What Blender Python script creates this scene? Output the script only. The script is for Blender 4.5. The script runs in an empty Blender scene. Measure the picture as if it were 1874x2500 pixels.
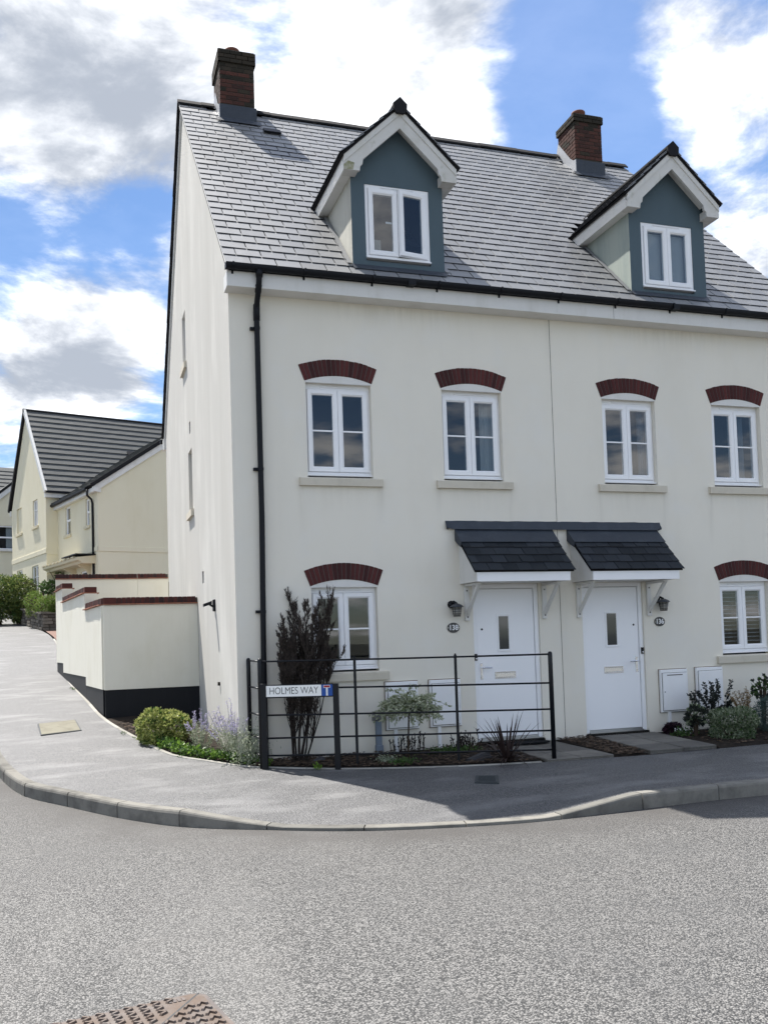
import bpy, math, random
import numpy as np
from mathutils import Vector, Matrix

random.seed(7)
rng = np.random.default_rng(7)
SC = bpy.context.scene
COL = SC.collection

# ------------------------------------------------------------------ camera
cd = bpy.data.cameras.new('camera')
cd.sensor_fit = 'VERTICAL'
cd.sensor_height = 24.0
cd.lens = 2256.28 / 2500 * 24.0
cd.shift_x = -13.3 / 2500
cd.shift_y = 201.4 / 2500
cd.clip_start = 0.05
cd.clip_end = 3000
cam = bpy.data.objects.new('camera', cd)
COL.objects.link(cam)
_r = Vector((0.9503, -0.30966, -0.03233))
_u = Vector((0.01672, -0.05295, 0.99846))
_f = Vector((0.3109, 0.94937, 0.04514))
cam.matrix_world = Matrix(((_r.x, _u.x, -_f.x, -1.7627), (_r.y, _u.y, -_f.y, -11.5399),
                           (_r.z, _u.z, -_f.z, 1.4614), (0, 0, 0, 1)))
SC.camera = cam

# ------------------------------------------------------------------ sun, sky, exposure
SUN = Vector((-0.252, 0.522, 1.0)).normalized()          # towards the sun
SUN_EL = math.asin(SUN.z)
SUN_ROT = math.atan2(-SUN.x, SUN.y)
sd = bpy.data.lights.new('sun', 'SUN')
sd.energy = 2.0
sd.angle = math.radians(0.53)
sd.color = (1.0, 0.955, 0.89)
so = bpy.data.objects.new('sun', sd)
so.rotation_euler = SUN.to_track_quat('Z', 'Y').to_euler()
so.location = (-10, 20, 40)
COL.objects.link(so)

SC.view_settings.view_transform = 'Standard'
SC.view_settings.look = 'None'
SC.view_settings.exposure = 2.25
SC.view_settings.gamma = 1.0
SC.view_settings.use_curve_mapping = False
SC.cycles.max_bounces = 6
SC.cycles.diffuse_bounces = 4
SC.cycles.glossy_bounces = 3
SC.cycles.transmission_bounces = 4
SC.cycles.transparent_max_bounces = 8
SC.cycles.sample_clamp_indirect = 6.0
SC.cycles.use_denoising = True

W = bpy.data.worlds.new('World')
SC.world = W
W.use_nodes = True
nt = W.node_tree
nt.nodes.clear()


def nd(t, kind, **kw):
    n = t.nodes.new(kind)
    for k, v in kw.items():
        setattr(n, k, v)
    return n


def lk(t, a, b):
    t.links.new(a, b)


def mth(t, op, a, b=None, c=None, clamp=False):
    n = t.nodes.new('ShaderNodeMath')
    n.operation = op
    n.use_clamp = clamp
    for i, v in enumerate((a, b, c)):
        if v is None:
            continue
        if isinstance(v, (int, float)):
            n.inputs[i].default_value = v
        else:
            t.links.new(v, n.inputs[i])
    return n.outputs[0]


def build_sky():
    sky = nd(nt, 'ShaderNodeTexSky', sky_type='NISHITA', sun_disc=False)
    sky.sun_elevation = SUN_EL
    sky.sun_rotation = SUN_ROT
    sky.air_density = 1.0
    sky.dust_density = 0.4
    sky.ozone_density = 2.0
    tc = nd(nt, 'ShaderNodeTexCoord')
    d = tc.outputs['Generated']
    sx = nd(nt, 'ShaderNodeSeparateXYZ')
    lk(nt, d, sx.inputs[0])
    z = mth(nt, 'ADD', mth(nt, 'MAXIMUM', sx.outputs[2], 0.0), 0.22)
    cx = nd(nt, 'ShaderNodeCombineXYZ')
    lk(nt, mth(nt, 'DIVIDE', sx.outputs[0], z), cx.inputs[0])
    lk(nt, mth(nt, 'DIVIDE', sx.outputs[1], z), cx.inputs[1])
    lk(nt, mth(nt, 'MULTIPLY', sx.outputs[2], 1.4), cx.inputs[2])
    p = cx.outputs[0]

    def noise(off, scale, det=9.0, rough=0.56, dist=0.35):
        va = nd(nt, 'ShaderNodeVectorMath', operation='ADD')
        lk(nt, p, va.inputs[0])
        va.inputs[1].default_value = off
        n = nd(nt, 'ShaderNodeTexNoise')
        n.inputs['Scale'].default_value = scale
        n.inputs['Detail'].default_value = det
        n.inputs['Roughness'].default_value = rough
        n.inputs['Distortion'].default_value = dist
        lk(nt, va.outputs[0], n.inputs['Vector'])
        return n.outputs['Fac']
    na = noise((3.1, 1.7, 0.4), 3.0, 10.0, 0.60, 0.25)
    nb = noise((3.1 - 0.035, 1.7 + 0.075, 0.47), 3.0, 7.0, 0.58, 0.25)
    nc = noise((11.0, 4.0, 2.0), 1.2, 4.0)
    # the day's cloud banks: where each stands in the sky, how wide, how dense
    banks = [((-0.014, 0.852, 0.524), .010, .20), ((0.058, 0.876, 0.479), .006, .16),
             ((-0.06, 0.885, 0.455), .004, .16), ((0.03, 0.80, 0.60), .02, .10),
             ((0.258, 0.797, 0.547), .006, .18), ((0.345, 0.775, 0.53), .004, .17),
             ((0.195, 0.832, 0.512), .003, .14), ((0.168, 0.820, 0.547), .0006, -.40),
             ((0.45, 0.765, 0.46), .004, -.25), ((0.405, 0.725, 0.558), .0012, -.22),
             ((0.355, 0.80, 0.478), .0006, .22), ((0.50, 0.74, 0.43), .003, -.18), ((0.515, 0.668, 0.54), .0016, .24),
             ((0.60, 0.62, 0.50), .01, .08), ((0.597, 0.672, 0.44), .0012, -.20), ((0.535, 0.700, 0.472), .0005, .26), ((0.578, 0.67, 0.467), .0004, .20),
             ((0.610, 0.705, 0.358), .0026, .30),
             ((0.02, 0.914, 0.405), .0014, -.36), ((-0.06, 0.917, 0.400), .0018, -.62), ((0.06, 0.905, 0.42), .0010, -.20),
             ((-0.025, 0.947, 0.318), .0018, .40), ((0.03, 0.953, 0.297), .0012, .30),
             ((-0.05, 0.962, 0.268), .0018, .26), ((0.0, 0.981, 0.198), .0010, -.22),
             ((0.42, 0.80, 0.42), .004, -.15)]
    greys = [((-0.01, 0.855, 0.519), .0075, .25), ((-0.055, 0.872, 0.486), .0040, .20), ((-0.016, 0.956, 0.292), .0009, .42),
             ((0.03, 0.958, 0.283), .0006, .5), ((0.27, 0.785, 0.56), .0025, .35), ((0.36, 0.765, 0.535), .0015, .30), ((0.53, 0.66, 0.54), .002, .30)]
    tot = mth(nt, 'MULTIPLY_ADD', mth(nt, 'SUBTRACT', nc, 0.5), 0.30, 0.03)
    for c, s, w in banks:
        v = Vector(c).normalized()
        dp = nd(nt, 'ShaderNodeVectorMath', operation='DOT_PRODUCT')
        lk(nt, d, dp.inputs[0])
        dp.inputs[1].default_value = v
        e = mth(nt, 'EXPONENT', mth(nt, 'MULTIPLY', mth(nt, 'SUBTRACT', dp.outputs['Value'], 1.0), 1.0 / s))
        tot = mth(nt, 'MULTIPLY_ADD', e, w, tot)
    gt = 0.0
    for c, s, w in greys:
        v = Vector(c).normalized()
        dp = nd(nt, 'ShaderNodeVectorMath', operation='DOT_PRODUCT')
        lk(nt, d, dp.inputs[0])
        dp.inputs[1].default_value = v
        e = mth(nt, 'EXPONENT', mth(nt, 'MULTIPLY', mth(nt, 'SUBTRACT', dp.outputs['Value'], 1.0), 1.0 / s))
        gt = mth(nt, 'MULTIPLY_ADD', e, w, gt)
    dens = mth(nt, 'ADD', mth(nt, 'MULTIPLY_ADD', mth(nt, 'SUBTRACT', na, 0.5), 1.75, 0.5), tot)
    mr = nd(nt, 'ShaderNodeMapRange', interpolation_type='SMOOTHSTEP')
    mr.inputs['From Min'].default_value = 0.42
    mr.inputs['From Max'].default_value = 0.80
    mr.inputs['To Min'].default_value = 0.05
    lk(nt, dens, mr.inputs['Value'])
    # sunlit edges against the self-shaded body
    lit = mth(nt, 'MULTIPLY_ADD', mth(nt, 'SUBTRACT', na, nb), 5.0, 0.46)
    lit = mth(nt, 'MULTIPLY_ADD', sx.outputs[1], -0.38, lit)          # clouds facing the sun show their lit side, strengthened out of view to light the fronts
    gm = mth(nt, 'MULTIPLY', gt, mth(nt, 'MULTIPLY_ADD', na, 1.2, 0.3))
    lit = mth(nt, 'SUBTRACT', lit, gm)
    thick = mth(nt, 'MAXIMUM', mth(nt, 'SUBTRACT', dens, 0.78), 0.0)
    lit = mth(nt, 'SUBTRACT', lit, mth(nt, 'MULTIPLY', thick, 0.75))
    ml = nd(nt, 'ShaderNodeMapRange', interpolation_type='SMOOTHSTEP')
    ml.inputs['From Min'].default_value = -0.75
    ml.inputs['From Max'].default_value = 1.05
    lk(nt, lit, ml.inputs['Value'])
    lit = ml.outputs[0]
    mc = nd(nt, 'ShaderNodeMix', data_type='RGBA')
    mc.inputs['A'].default_value = (1.15, 1.27, 1.48, 1)
    mc.inputs['B'].default_value = (4.3, 4.33, 4.38, 1)
    lk(nt, lit, mc.inputs['Factor'])
    mx = nd(nt, 'ShaderNodeMix', data_type='RGBA')
    lk(nt, mr.outputs[0], mx.inputs['Factor'])
    hs = nd(nt, 'ShaderNodeHueSaturation')
    hs.inputs['Saturation'].default_value = 1.12
    hs.inputs['Value'].default_value = 0.95
    lk(nt, sky.outputs[0], hs.inputs['Color'])
    tint = nd(nt, 'ShaderNodeMix', data_type='RGBA', blend_type='MULTIPLY')
    tint.inputs['Factor'].default_value = 1.0
    tint.inputs['B'].default_value = (0.285, 0.32, 0.36, 1)
    lk(nt, hs.outputs[0], tint.inputs['A'])
    lk(nt, tint.outputs['Result'], mx.inputs['A'])
    lk(nt, mc.outputs['Result'], mx.inputs['B'])
    bg = nd(nt, 'ShaderNodeBackground')
    bg.inputs['Strength'].default_value = 0.092
    lk(nt, mx.outputs['Result'], bg.inputs['Color'])
    out = nd(nt, 'ShaderNodeOutputWorld')
    lk(nt, bg.outputs[0], out.inputs['Surface'])


build_sky()

# ------------------------------------------------------------------ objects
WP = {}


def obj(name, mesh, parent=None, loc=(0, 0, 0), rot=None, kind=None):
    o = bpy.data.objects.new(name, mesh)
    COL.objects.link(o)
    loc = Vector(loc)
    WP[o.name] = loc
    if parent is not None:
        o.parent = parent
        o.location = loc - WP[parent.name]
    else:
        o.location = loc
    if rot is not None:
        o.rotation_euler = rot.to_euler()
    if kind:
        o['kind'] = kind
    return o


def thing(name, label, cat, loc, group=None):
    o = obj(name, None, None, loc)
    o.empty_display_size = 0.2
    return tag(o, label, cat, group)


def tag(o, label=None, cat=None, group=None):
    if label:
        o['label'] = label
    if cat:
        o['category'] = cat
    if group:
        o['group'] = group
    return o


def struct(name, loc=(0, 0, 0), mesh=None):
    return obj(name, mesh, None, loc, None, 'structure')


class Frame:
    """a wall's own axes: u along it, v up, d into it"""

    def __init__(s, o, u=(1, 0, 0), inn=(0, 1, 0), up=(0, 0, 1)):
        s.o, s.u, s.v, s.d = Vector(o), Vector(u).normalized(), Vector(up).normalized(), Vector(inn).normalized()

    def p(s, u, v, d=0.0):
        return s.o + s.u * u + s.v * v + s.d * d

    def at(s, u, v, d=0.0):
        return Frame(s.p(u, v, d), s.u, s.d, s.v)


WORLD = Frame((0, 0, 0))


class MB:
    def __init__(s):
        s.v, s.f = [], []

    def add(s, vs, fs):
        n = len(s.v)
        s.v += [tuple(q) for q in vs]
        s.f += [tuple(i + n for i in f) for f in fs]
        return s

    def box(s, x0, x1, y0, y1, z0, z1):
        return s.fbox(WORLD, x0, x1, z0, z1, y0, y1)

    def fbox(s, F, u0, u1, v0, v1, d0, d1, ch=0.0):
        """box in a wall frame; ch cuts the four front edges"""
        if ch <= 0:
            P = [F.p(u, v, d) for d in (d0, d1) for v in (v0, v1) for u in (u0, u1)]
            return s.add(P, [(0, 1, 3, 2), (4, 6, 7, 5), (0, 2, 6, 4), (1, 5, 7, 3), (0, 4, 5, 1), (2, 3, 7, 6)])
        a = [F.p(u, v, d0) for u, v in ((u0 + ch, v0 + ch), (u1 - ch, v0 + ch), (u1 - ch, v1 - ch), (u0 + ch, v1 - ch))]
        b = [F.p(u, v, d0 + ch) for u, v in ((u0, v0), (u1, v0), (u1, v1), (u0, v1))]
        c = [F.p(u, v, d1) for u, v in ((u0, v0), (u1, v0), (u1, v1), (u0, v1))]
        fs = [(0, 1, 2, 3), (11, 10, 9, 8)]
        for i in range(4):
            j = (i + 1) % 4
            fs += [(i, i + 4, j + 4, j), (i + 4, i + 8, j + 8, j + 4)]
        return s.add(a + b + c, fs)

    def ring(s, F, u0, u1, v0, v1, w, d0, d1, ch=0.0, dch=0.0):
        """rectangular frame of bar width w, front at d0, back at d1; inner edge cut back by ch to depth d0+dch"""
        def loop(k, d):
            return [F.p(u, v, d) for u, v in ((u0 + k, v0 + k), (u1 - k, v0 + k), (u1 - k, v1 - k), (u0 + k, v1 - k))]
        L = [loop(0, d1), loop(0, d0 + .004), loop(.004, d0), loop(w - ch, d0), loop(w, d0 + dch), loop(w, d1)]
        fs = []
        for a in range(len(L) - 1):
            for i in range(4):
                j = (i + 1) % 4
                fs.append((a * 4 + i, a * 4 + j, a * 4 + 4 + j, a * 4 + 4 + i))
        return s.add([q for l in L for q in l], fs)

    def prism(s, prof, F, u0, u1):
        """profile points (d, v) swept along u"""
        n = len(prof)
        vs = [F.p(u0, v, d) for d, v in prof] + [F.p(u1, v, d) for d, v in prof]
        fs = [tuple(range(n)), tuple(range(2 * n - 1, n - 1, -1))]
        for i in range(n):
            j = (i + 1) % n
            fs.append((i, i + n, j + n, j))
        return s.add(vs, fs)

    def poly(s, pts, off):
        """flat polygon given thickness by the vector off"""
        n = len(pts)
        off = Vector(off)
        vs = [Vector(q) for q in pts] + [Vector(q) + off for q in pts]
        fs = [tuple(range(n)), tuple(range(2 * n - 1, n - 1, -1))]
        for i in range(n):
            j = (i + 1) % n
            fs.append((i, i + n, j + n, j))
        return s.add(vs, fs)

    def tube(s, pts, r, n=8, cap=True):
        pts = [Vector(q) for q in pts]
        rs = r if isinstance(r, (list, tuple)) else [r] * len(pts)
        vs, fs = [], []
        ref = Vector((0, 0, 1))
        t0 = (pts[1] - pts[0]).normalized()
        if abs(t0.dot(ref)) > 0.9:
            ref = Vector((1, 0, 0))
        for k, q in enumerate(pts):
            t = (pts[min(k + 1, len(pts) - 1)] - pts[max(k - 1, 0)]).normalized()
            a = t.cross(ref).normalized()
            b = t.cross(a).normalized()
            for i in range(n):
                an = 2 * math.pi * i / n
                vs.append(q + (a * math.cos(an) + b * math.sin(an)) * rs[k])
        for k in range(len(pts) - 1):
            for i in range(n):
                j = (i + 1) % n
                fs.append((k * n + i, k * n + j, (k + 1) * n + j, (k + 1) * n + i))
        if cap:
            fs.append(tuple(range(n - 1, -1, -1)))
            fs.append(tuple(range((len(pts) - 1) * n, len(pts) * n)))
        return s.add(vs, fs)

    def lathe(s, c, prof, n=16, axis='z'):
        c = Vector(c)
        vs, fs = [], []
        for r, h in prof:
            for i in range(n):
                a = 2 * math.pi * i / n
                x, y = r * math.cos(a), r * math.sin(a)
                vs.append(c + (Vector((x, y, h)) if axis == 'z' else Vector((x, -h, y))))
        for k in range(len(prof) - 1):
            for i in range(n):
                j = (i + 1) % n
                fs.append((k * n + i, k * n + j, (k + 1) * n + j, (k + 1) * n + i))
        fs.append(tuple(range(n - 1, -1, -1)))
        m = (len(prof) - 1) * n
        fs.append(tuple(range(m, m + n)))
        return s.add(vs, fs)

    def mesh(s, name, mat, origin=None, smooth=False):
        v = np.array(s.v, dtype=float)
        if origin is None:
            origin = (v.min(0) + v.max(0)) / 2
            origin[2] = v[:, 2].min()
        origin = Vector(origin)
        me = bpy.data.meshes.new(name)
        me.from_pydata((v - np.array(origin)).tolist(), [], s.f)
        me.materials.append(mat)
        if smooth:
            me.polygons.foreach_set('use_smooth', [True] * len(me.polygons))
        me.update()
        return me, origin

    def build(s, name, mat, parent=None, kind=None, smooth=False, bevel=0.0, origin=None, fixn=True):
        me, o = s.mesh(name, mat, origin, smooth)
        if fixn:
            import bmesh
            bm = bmesh.new()
            bm.from_mesh(me)
            bmesh.ops.recalc_face_normals(bm, faces=bm.faces)
            bm.to_mesh(me)
            bm.free()
        ob = obj(name, me, parent, o, None, kind)
        if bevel:
            md = ob.modifiers.new('bevel', 'BEVEL')
            md.width = bevel
            md.segments = 2
            md.limit_method = 'ANGLE'
            md.angle_limit = math.radians(40)
        return ob


# ------------------------------------------------------------------ materials
def material(name, base, rough=0.7, spec=0.4, var=(), bump=(), rnd=None, island=False, metal=0.0, sheen=None):
    """base colour broken up by noise: var = [(scale xyz or number, colour, amount, lo, hi)], bump = [(scale, strength, distance)]
    rnd = (colour a, colour b): one object differs from the next"""
    m = bpy.data.materials.new(name)
    m.use_nodes = True
    t = m.node_tree
    t.nodes.clear()
    out = nd(t, 'ShaderNodeOutputMaterial')
    bs = nd(t, 'ShaderNodeBsdfPrincipled')
    lk(t, bs.outputs[0], out.inputs[0])
    bs.inputs['Roughness'].default_value = rough
    bs.inputs['Specular IOR Level'].default_value = spec
    bs.inputs['Metallic'].default_value = metal
    geo = nd(t, 'ShaderNodeNewGeometry')
    pos = geo.outputs['Position']
    col = None
    if rnd:
        mx = nd(t, 'ShaderNodeMix', data_type='RGBA')
        mx.inputs['A'].default_value = (*rnd[0], 1)
        mx.inputs['B'].default_value = (*rnd[1], 1)
        if island:
            lk(t, geo.outputs['Random Per Island'], mx.inputs['Factor'])
        else:
            oi = nd(t, 'ShaderNodeObjectInfo')
            lk(t, oi.outputs['Random'], mx.inputs['Factor'])
        col = mx.outputs['Result']
    for sc, c, amt, lo, hi in var:
        mp = nd(t, 'ShaderNodeMapping')
        mp.inputs['Scale'].default_value = sc if isinstance(sc, tuple) else (sc, sc, sc)
        lk(t, pos, mp.inputs['Vector'])
        n = nd(t, 'ShaderNodeTexNoise')
        n.inputs['Scale'].default_value = 1.0
        n.inputs['Detail'].default_value = 6.0
        n.inputs['Roughness'].default_value = 0.6
        lk(t, mp.outputs[0], n.inputs['Vector'])
        mr = nd(t, 'ShaderNodeMapRange')
        mr.inputs['From Min'].default_value = lo
        mr.inputs['From Max'].default_value = hi
        mr.inputs['To Max'].default_value = amt
        lk(t, n.outputs['Fac'], mr.inputs['Value'])
        mx = nd(t, 'ShaderNodeMix', data_type='RGBA')
        lk(t, mr.outputs[0], mx.inputs['Factor'])
        if col is None:
            mx.inputs['A'].default_value = (*base, 1)
        else:
            lk(t, col, mx.inputs['A'])
        mx.inputs['B'].default_value = (*c, 1)
        col = mx.outputs['Result']
    if col is None:
        bs.inputs['Base Color'].default_value = (*base, 1)
    else:
        lk(t, col, bs.inputs['Base Color'])
    nrm = None
    for sc, st, dist in bump:
        n = nd(t, 'ShaderNodeTexNoise')
        n.inputs['Scale'].default_value = sc
        n.inputs['Detail'].default_value = 4.0
        lk(t, pos, n.inputs['Vector'])
        b = nd(t, 'ShaderNodeBump')
        b.inputs['Strength'].default_value = st
        b.inputs['Distance'].default_value = dist
        lk(t, n.outputs['Fac'], b.inputs['Height'])
        if nrm is not None:
            lk(t, nrm, b.inputs['Normal'])
        nrm = b.outputs[0]
    if nrm is not None:
        lk(t, nrm, bs.inputs['Normal'])
    return m


M = {}


def glass_material():
    m = bpy.data.materials.new('window_glass')
    m.use_nodes = True
    t = m.node_tree
    t.nodes.clear()
    out = nd(t, 'ShaderNodeOutputMaterial')
    tr = nd(t, 'ShaderNodeBsdfTransparent')
    tr.inputs[0].default_value = (.80, .84, .86, 1)
    gl = nd(t, 'ShaderNodeBsdfGlossy')
    gl.inputs['Roughness'].default_value = 0.012
    geo = nd(t, 'ShaderNodeNewGeometry')
    n = nd(t, 'ShaderNodeTexNoise')
    n.inputs['Scale'].default_value = 0.9
    n.inputs['Detail'].default_value = 0.0
    lk(t, geo.outputs['Position'], n.inputs['Vector'])
    b = nd(t, 'ShaderNodeBump')
    b.inputs['Strength'].default_value = 0.03
    b.inputs['Distance'].default_value = 0.08
    lk(t, n.outputs['Fac'], b.inputs['Height'])
    lk(t, b.outputs[0], gl.inputs['Normal'])
    fr = nd(t, 'ShaderNodeFresnel')
    fr.inputs['IOR'].default_value = 1.55
    fac = mth(t, 'MULTIPLY', fr.outputs[0], 2.2, None, True)
    fac = mth(t, 'MULTIPLY', fac, mth(t, 'SUBTRACT', 1.0, geo.outputs['Backfacing']))
    mx = nd(t, 'ShaderNodeMixShader')
    lk(t, fac, mx.inputs[0])
    lk(t, tr.outputs[0], mx.inputs[1])
    lk(t, gl.outputs[0], mx.inputs[2])
    lk(t, mx.outputs[0], out.inputs[0])
    return m


M['slate_edge_shade'] = material('slate_edge_shade', (.022, .022, .024), .9, .15)  # near-black tail faces paint the shadow line under each slate course


def asphalt(name, dark, light, scale, rough, patch, bumpd, contrast=(0.25, 0.75), spec=0.5, attr=None):
    m = bpy.data.materials.new(name)
    m.use_nodes = True
    t = m.node_tree
    t.nodes.clear()
    out = nd(t, 'ShaderNodeOutputMaterial')
    bs = nd(t, 'ShaderNodeBsdfPrincipled')
    lk(t, bs.outputs[0], out.inputs[0])
    bs.inputs['Roughness'].default_value = rough
    bs.inputs['Specular IOR Level'].default_value = spec
    geo = nd(t, 'ShaderNodeNewGeometry')
    pos = geo.outputs['Position']
    vo = nd(t, 'ShaderNodeTexVoronoi', feature='F1')
    vo.inputs['Scale'].default_value = scale
    vo.inputs['Randomness'].default_value = 1.0
    lk(t, pos, vo.inputs['Vector'])
    no = nd(t, 'ShaderNodeTexNoise')
    no.inputs['Scale'].default_value = scale * 0.75
    no.inputs['Detail'].default_value = 3.0
    lk(t, pos, no.inputs['Vector'])
    sep = nd(t, 'ShaderNodeSeparateColor')
    lk(t, vo.outputs['Color'], sep.inputs[0])
    # stone by stone tone, dark binder between stones
    tone = mth(t, 'MULTIPLY_ADD', sep.outputs[0], 0.62, mth(t, 'MULTIPLY', no.outputs['Fac'], 0.55))
    gap = nd(t, 'ShaderNodeMapRange')
    gap.inputs['From Min'].default_value = 0.30
    gap.inputs['From Max'].default_value = 0.62
    lk(t, vo.outputs['Distance'], gap.inputs['Value'])
    tone = mth(t, 'SUBTRACT', tone, mth(t, 'MULTIPLY', gap.outputs[0], 0.45))
    mr = nd(t, 'ShaderNodeMapRange')
    mr.inputs['From Min'].default_value = contrast[0]
    mr.inputs['From Max'].default_value = contrast[1]
    lk(t, tone, mr.inputs['Value'])
    mx = nd(t, 'ShaderNodeMix', data_type='RGBA')
    mx.inputs['A'].default_value = (*dark, 1)
    mx.inputs['B'].default_value = (*light, 1)
    lk(t, mr.outputs[0], mx.inputs['Factor'])
    col = mx.outputs['Result']
    for sc, c, amt, lo, hi in patch:
        n = nd(t, 'ShaderNodeTexNoise')
        n.inputs['Scale'].default_value = 1.0
        n.inputs['Detail'].default_value = 5.0
        mp = nd(t, 'ShaderNodeMapping')
        mp.inputs['Scale'].default_value = sc if isinstance(sc, tuple) else (sc, sc, sc)
        lk(t, pos, mp.inputs['Vector'])
        lk(t, mp.outputs[0], n.inputs['Vector'])
        q = nd(t, 'ShaderNodeMapRange')
        q.inputs['From Min'].default_value = lo
        q.inputs['From Max'].default_value = hi
        q.inputs['To Max'].default_value = amt
        lk(t, n.outputs['Fac'], q.inputs['Value'])
        x2 = nd(t, 'ShaderNodeMix', data_type='RGBA')
        lk(t, q.outputs[0], x2.inputs['Factor'])
        lk(t, col, x2.inputs['A'])
        x2.inputs['B'].default_value = (*c, 1)
        col = x2.outputs['Result']
    if attr:
        at = nd(t, 'ShaderNodeAttribute', attribute_name=attr)
        nn = nd(t, 'ShaderNodeTexNoise')
        nn.inputs['Scale'].default_value = 2.2
        nn.inputs['Detail'].default_value = 6.0
        lk(t, pos, nn.inputs['Vector'])
        k = mth(t, 'MULTIPLY', at.outputs['Fac'], mth(t, 'MULTIPLY_ADD', nn.outputs['Fac'], 1.3, 0.1), None, True)
        x3 = nd(t, 'ShaderNodeMix', data_type='RGBA')
        lk(t, k, x3.inputs['Factor'])
        lk(t, col, x3.inputs['A'])
        x3.inputs['B'].default_value = (.062, .058, .054, 1)
        col = x3.outputs['Result']
    lk(t, col, bs.inputs['Base Color'])
    b = nd(t, 'ShaderNodeBump')
    b.inputs['Strength'].default_value = 0.9
    b.inputs['Distance'].default_value = bumpd
    b.invert = True
    lk(t, vo.outputs['Distance'], b.inputs['Height'])
    lk(t, b.outputs[0], bs.inputs['Normal'])
    return m


M['render'] = material('cream_render', (.81, .77, .675), .9, .2,
                       [((.55, .55, .22), (.70, .67, .59), .5, .45, .75), (260, (.66, .63, .56), .35, .52, .7),
                        ((3.5, 3.5, .16), (.71, .68, .60), .22, .55, .8), ((2.2, 2.2, 1.6), (.74, .695, .60), .35, .5, .74), (1.3, (.79, .775, .73), .5, .5, .75)], [(230, .35, .004)])
def stains(m, spots, base_z=None, col=(.40, .37, .30)):
    """run-off marks below sill ends and splash dirt along the foot of a wall"""
    t = m.node_tree
    bs = [n for n in t.nodes if n.type == 'BSDF_PRINCIPLED'][0]
    src = bs.inputs['Base Color'].links[0].from_socket
    geo = nd(t, 'ShaderNodeNewGeometry')
    sp = nd(t, 'ShaderNodeSeparateXYZ')
    lk(t, geo.outputs['Position'], sp.inputs[0])
    mp = nd(t, 'ShaderNodeMapping')
    mp.inputs['Scale'].default_value = (14, 14, 1.3)
    lk(t, geo.outputs['Position'], mp.inputs['Vector'])
    n = nd(t, 'ShaderNodeTexNoise')
    n.inputs['Scale'].default_value = 1.0
    n.inputs['Detail'].default_value = 5.0
    lk(t, mp.outputs[0], n.inputs['Vector'])
    nz = mth(t, 'MULTIPLY_ADD', n.outputs['Fac'], 2.6, -0.75, True)
    tot = None
    for x0, z0, ln, w, a in spots:
        q = mth(t, 'DIVIDE', mth(t, 'SUBTRACT', sp.outputs[0], x0), w)
        g = mth(t, 'EXPONENT', mth(t, 'MULTIPLY', mth(t, 'MULTIPLY', q, q), -1.0))
        f = mth(t, 'DIVIDE', mth(t, 'SUBTRACT', sp.outputs[2], z0 - ln), ln, None, True)
        below = mth(t, 'LESS_THAN', sp.outputs[2], z0)
        k = mth(t, 'MULTIPLY', mth(t, 'MULTIPLY', g, f), mth(t, 'MULTIPLY', below, a))
        tot = k if tot is None else mth(t, 'ADD', tot, k)
    tot = mth(t, 'MULTIPLY', tot, nz)
    if base_z is not None:
        f = mth(t, 'DIVIDE', mth(t, 'SUBTRACT', base_z, sp.outputs[2]), 0.45, None, True)
        n2 = nd(t, 'ShaderNodeTexNoise')
        n2.inputs['Scale'].default_value = 5.0
        n2.inputs['Detail'].default_value = 6.0
        lk(t, geo.outputs['Position'], n2.inputs['Vector'])
        tot = mth(t, 'ADD', tot, mth(t, 'MULTIPLY', mth(t, 'MULTIPLY', f, f), mth(t, 'MULTIPLY', n2.outputs['Fac'], 0.75)))
    mx = nd(t, 'ShaderNodeMix', data_type='RGBA')
    lk(t, mth(t, 'MINIMUM', tot, 0.8), mx.inputs['Factor'])
    lk(t, src, mx.inputs['A'])
    mx.inputs['B'].default_value = (*col, 1)
    lk(t, mx.outputs['Result'], bs.inputs['Base Color'])


_sp = []
for _x in (.966, 2.848, 5.318, 7.186):
    for _e in (-.09, .97):
        _sp.append((_x + _e, 3.43, random.uniform(.5, 1.0), random.uniform(.035, .06), random.uniform(.22, .45)))
    _sp.append((_x + .44, 3.43, .35, .5, .16))
for _x in (.966, 7.186):
    for _e in (-.09, .97):
        _sp.append((_x + _e, .90, random.uniform(.4, .7), .05, .35))
_sp += [(2.95, 2.84, .8, .08, .3), (6.16, 2.84, .9, .07, .3), (4.55, 2.1, 1.5, .10, .22), (2.3, 5.86, .35, .9, .28), (6.6, 5.86, .35, .9, .28), (.42, 5.7, 2.5, .06, .2), (4.5, 5.86, 1.6, .05, .18)]
stains(M['render'], _sp, .28)
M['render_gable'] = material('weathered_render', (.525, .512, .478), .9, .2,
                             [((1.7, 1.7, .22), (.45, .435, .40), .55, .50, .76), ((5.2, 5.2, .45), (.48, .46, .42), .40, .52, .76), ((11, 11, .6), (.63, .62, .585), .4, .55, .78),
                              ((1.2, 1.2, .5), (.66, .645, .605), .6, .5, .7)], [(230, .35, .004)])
stains(M['render_gable'], [(0, 3.6, .1, .01, 0.0)], .55, (.30, .28, .22))
M['garden_render'] = material('garden_wall_render', (.76, .735, .64), .9, .2,
                              [((1.6, 1.6, .9), (.64, .61, .49), .5, .47, .72), (240, (.64, .62, .54), .35, .52, .7),
                               ((6, 6, .3), (.68, .65, .57), .4, .55, .8)], [(220, .4, .004)])
M['render_yellow'] = material('yellow_render', (.74, .69, .53), .9, .2,
                              [((.8, .8, .5), (.66, .60, .42), .5, .48, .75), ((3, 3, .3), (.67, .61, .44), .4, .52, .76), (200, (.66, .60, .44), .25, .52, .7)], [(200, .25, .004)])
M['plinth'] = material('bitumen_paint', (.007, .008, .011), .6, .25, [((5, 5, .6), (.022, .023, .026), .5, .55, .8)], [(60, .3, .004)])
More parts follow.
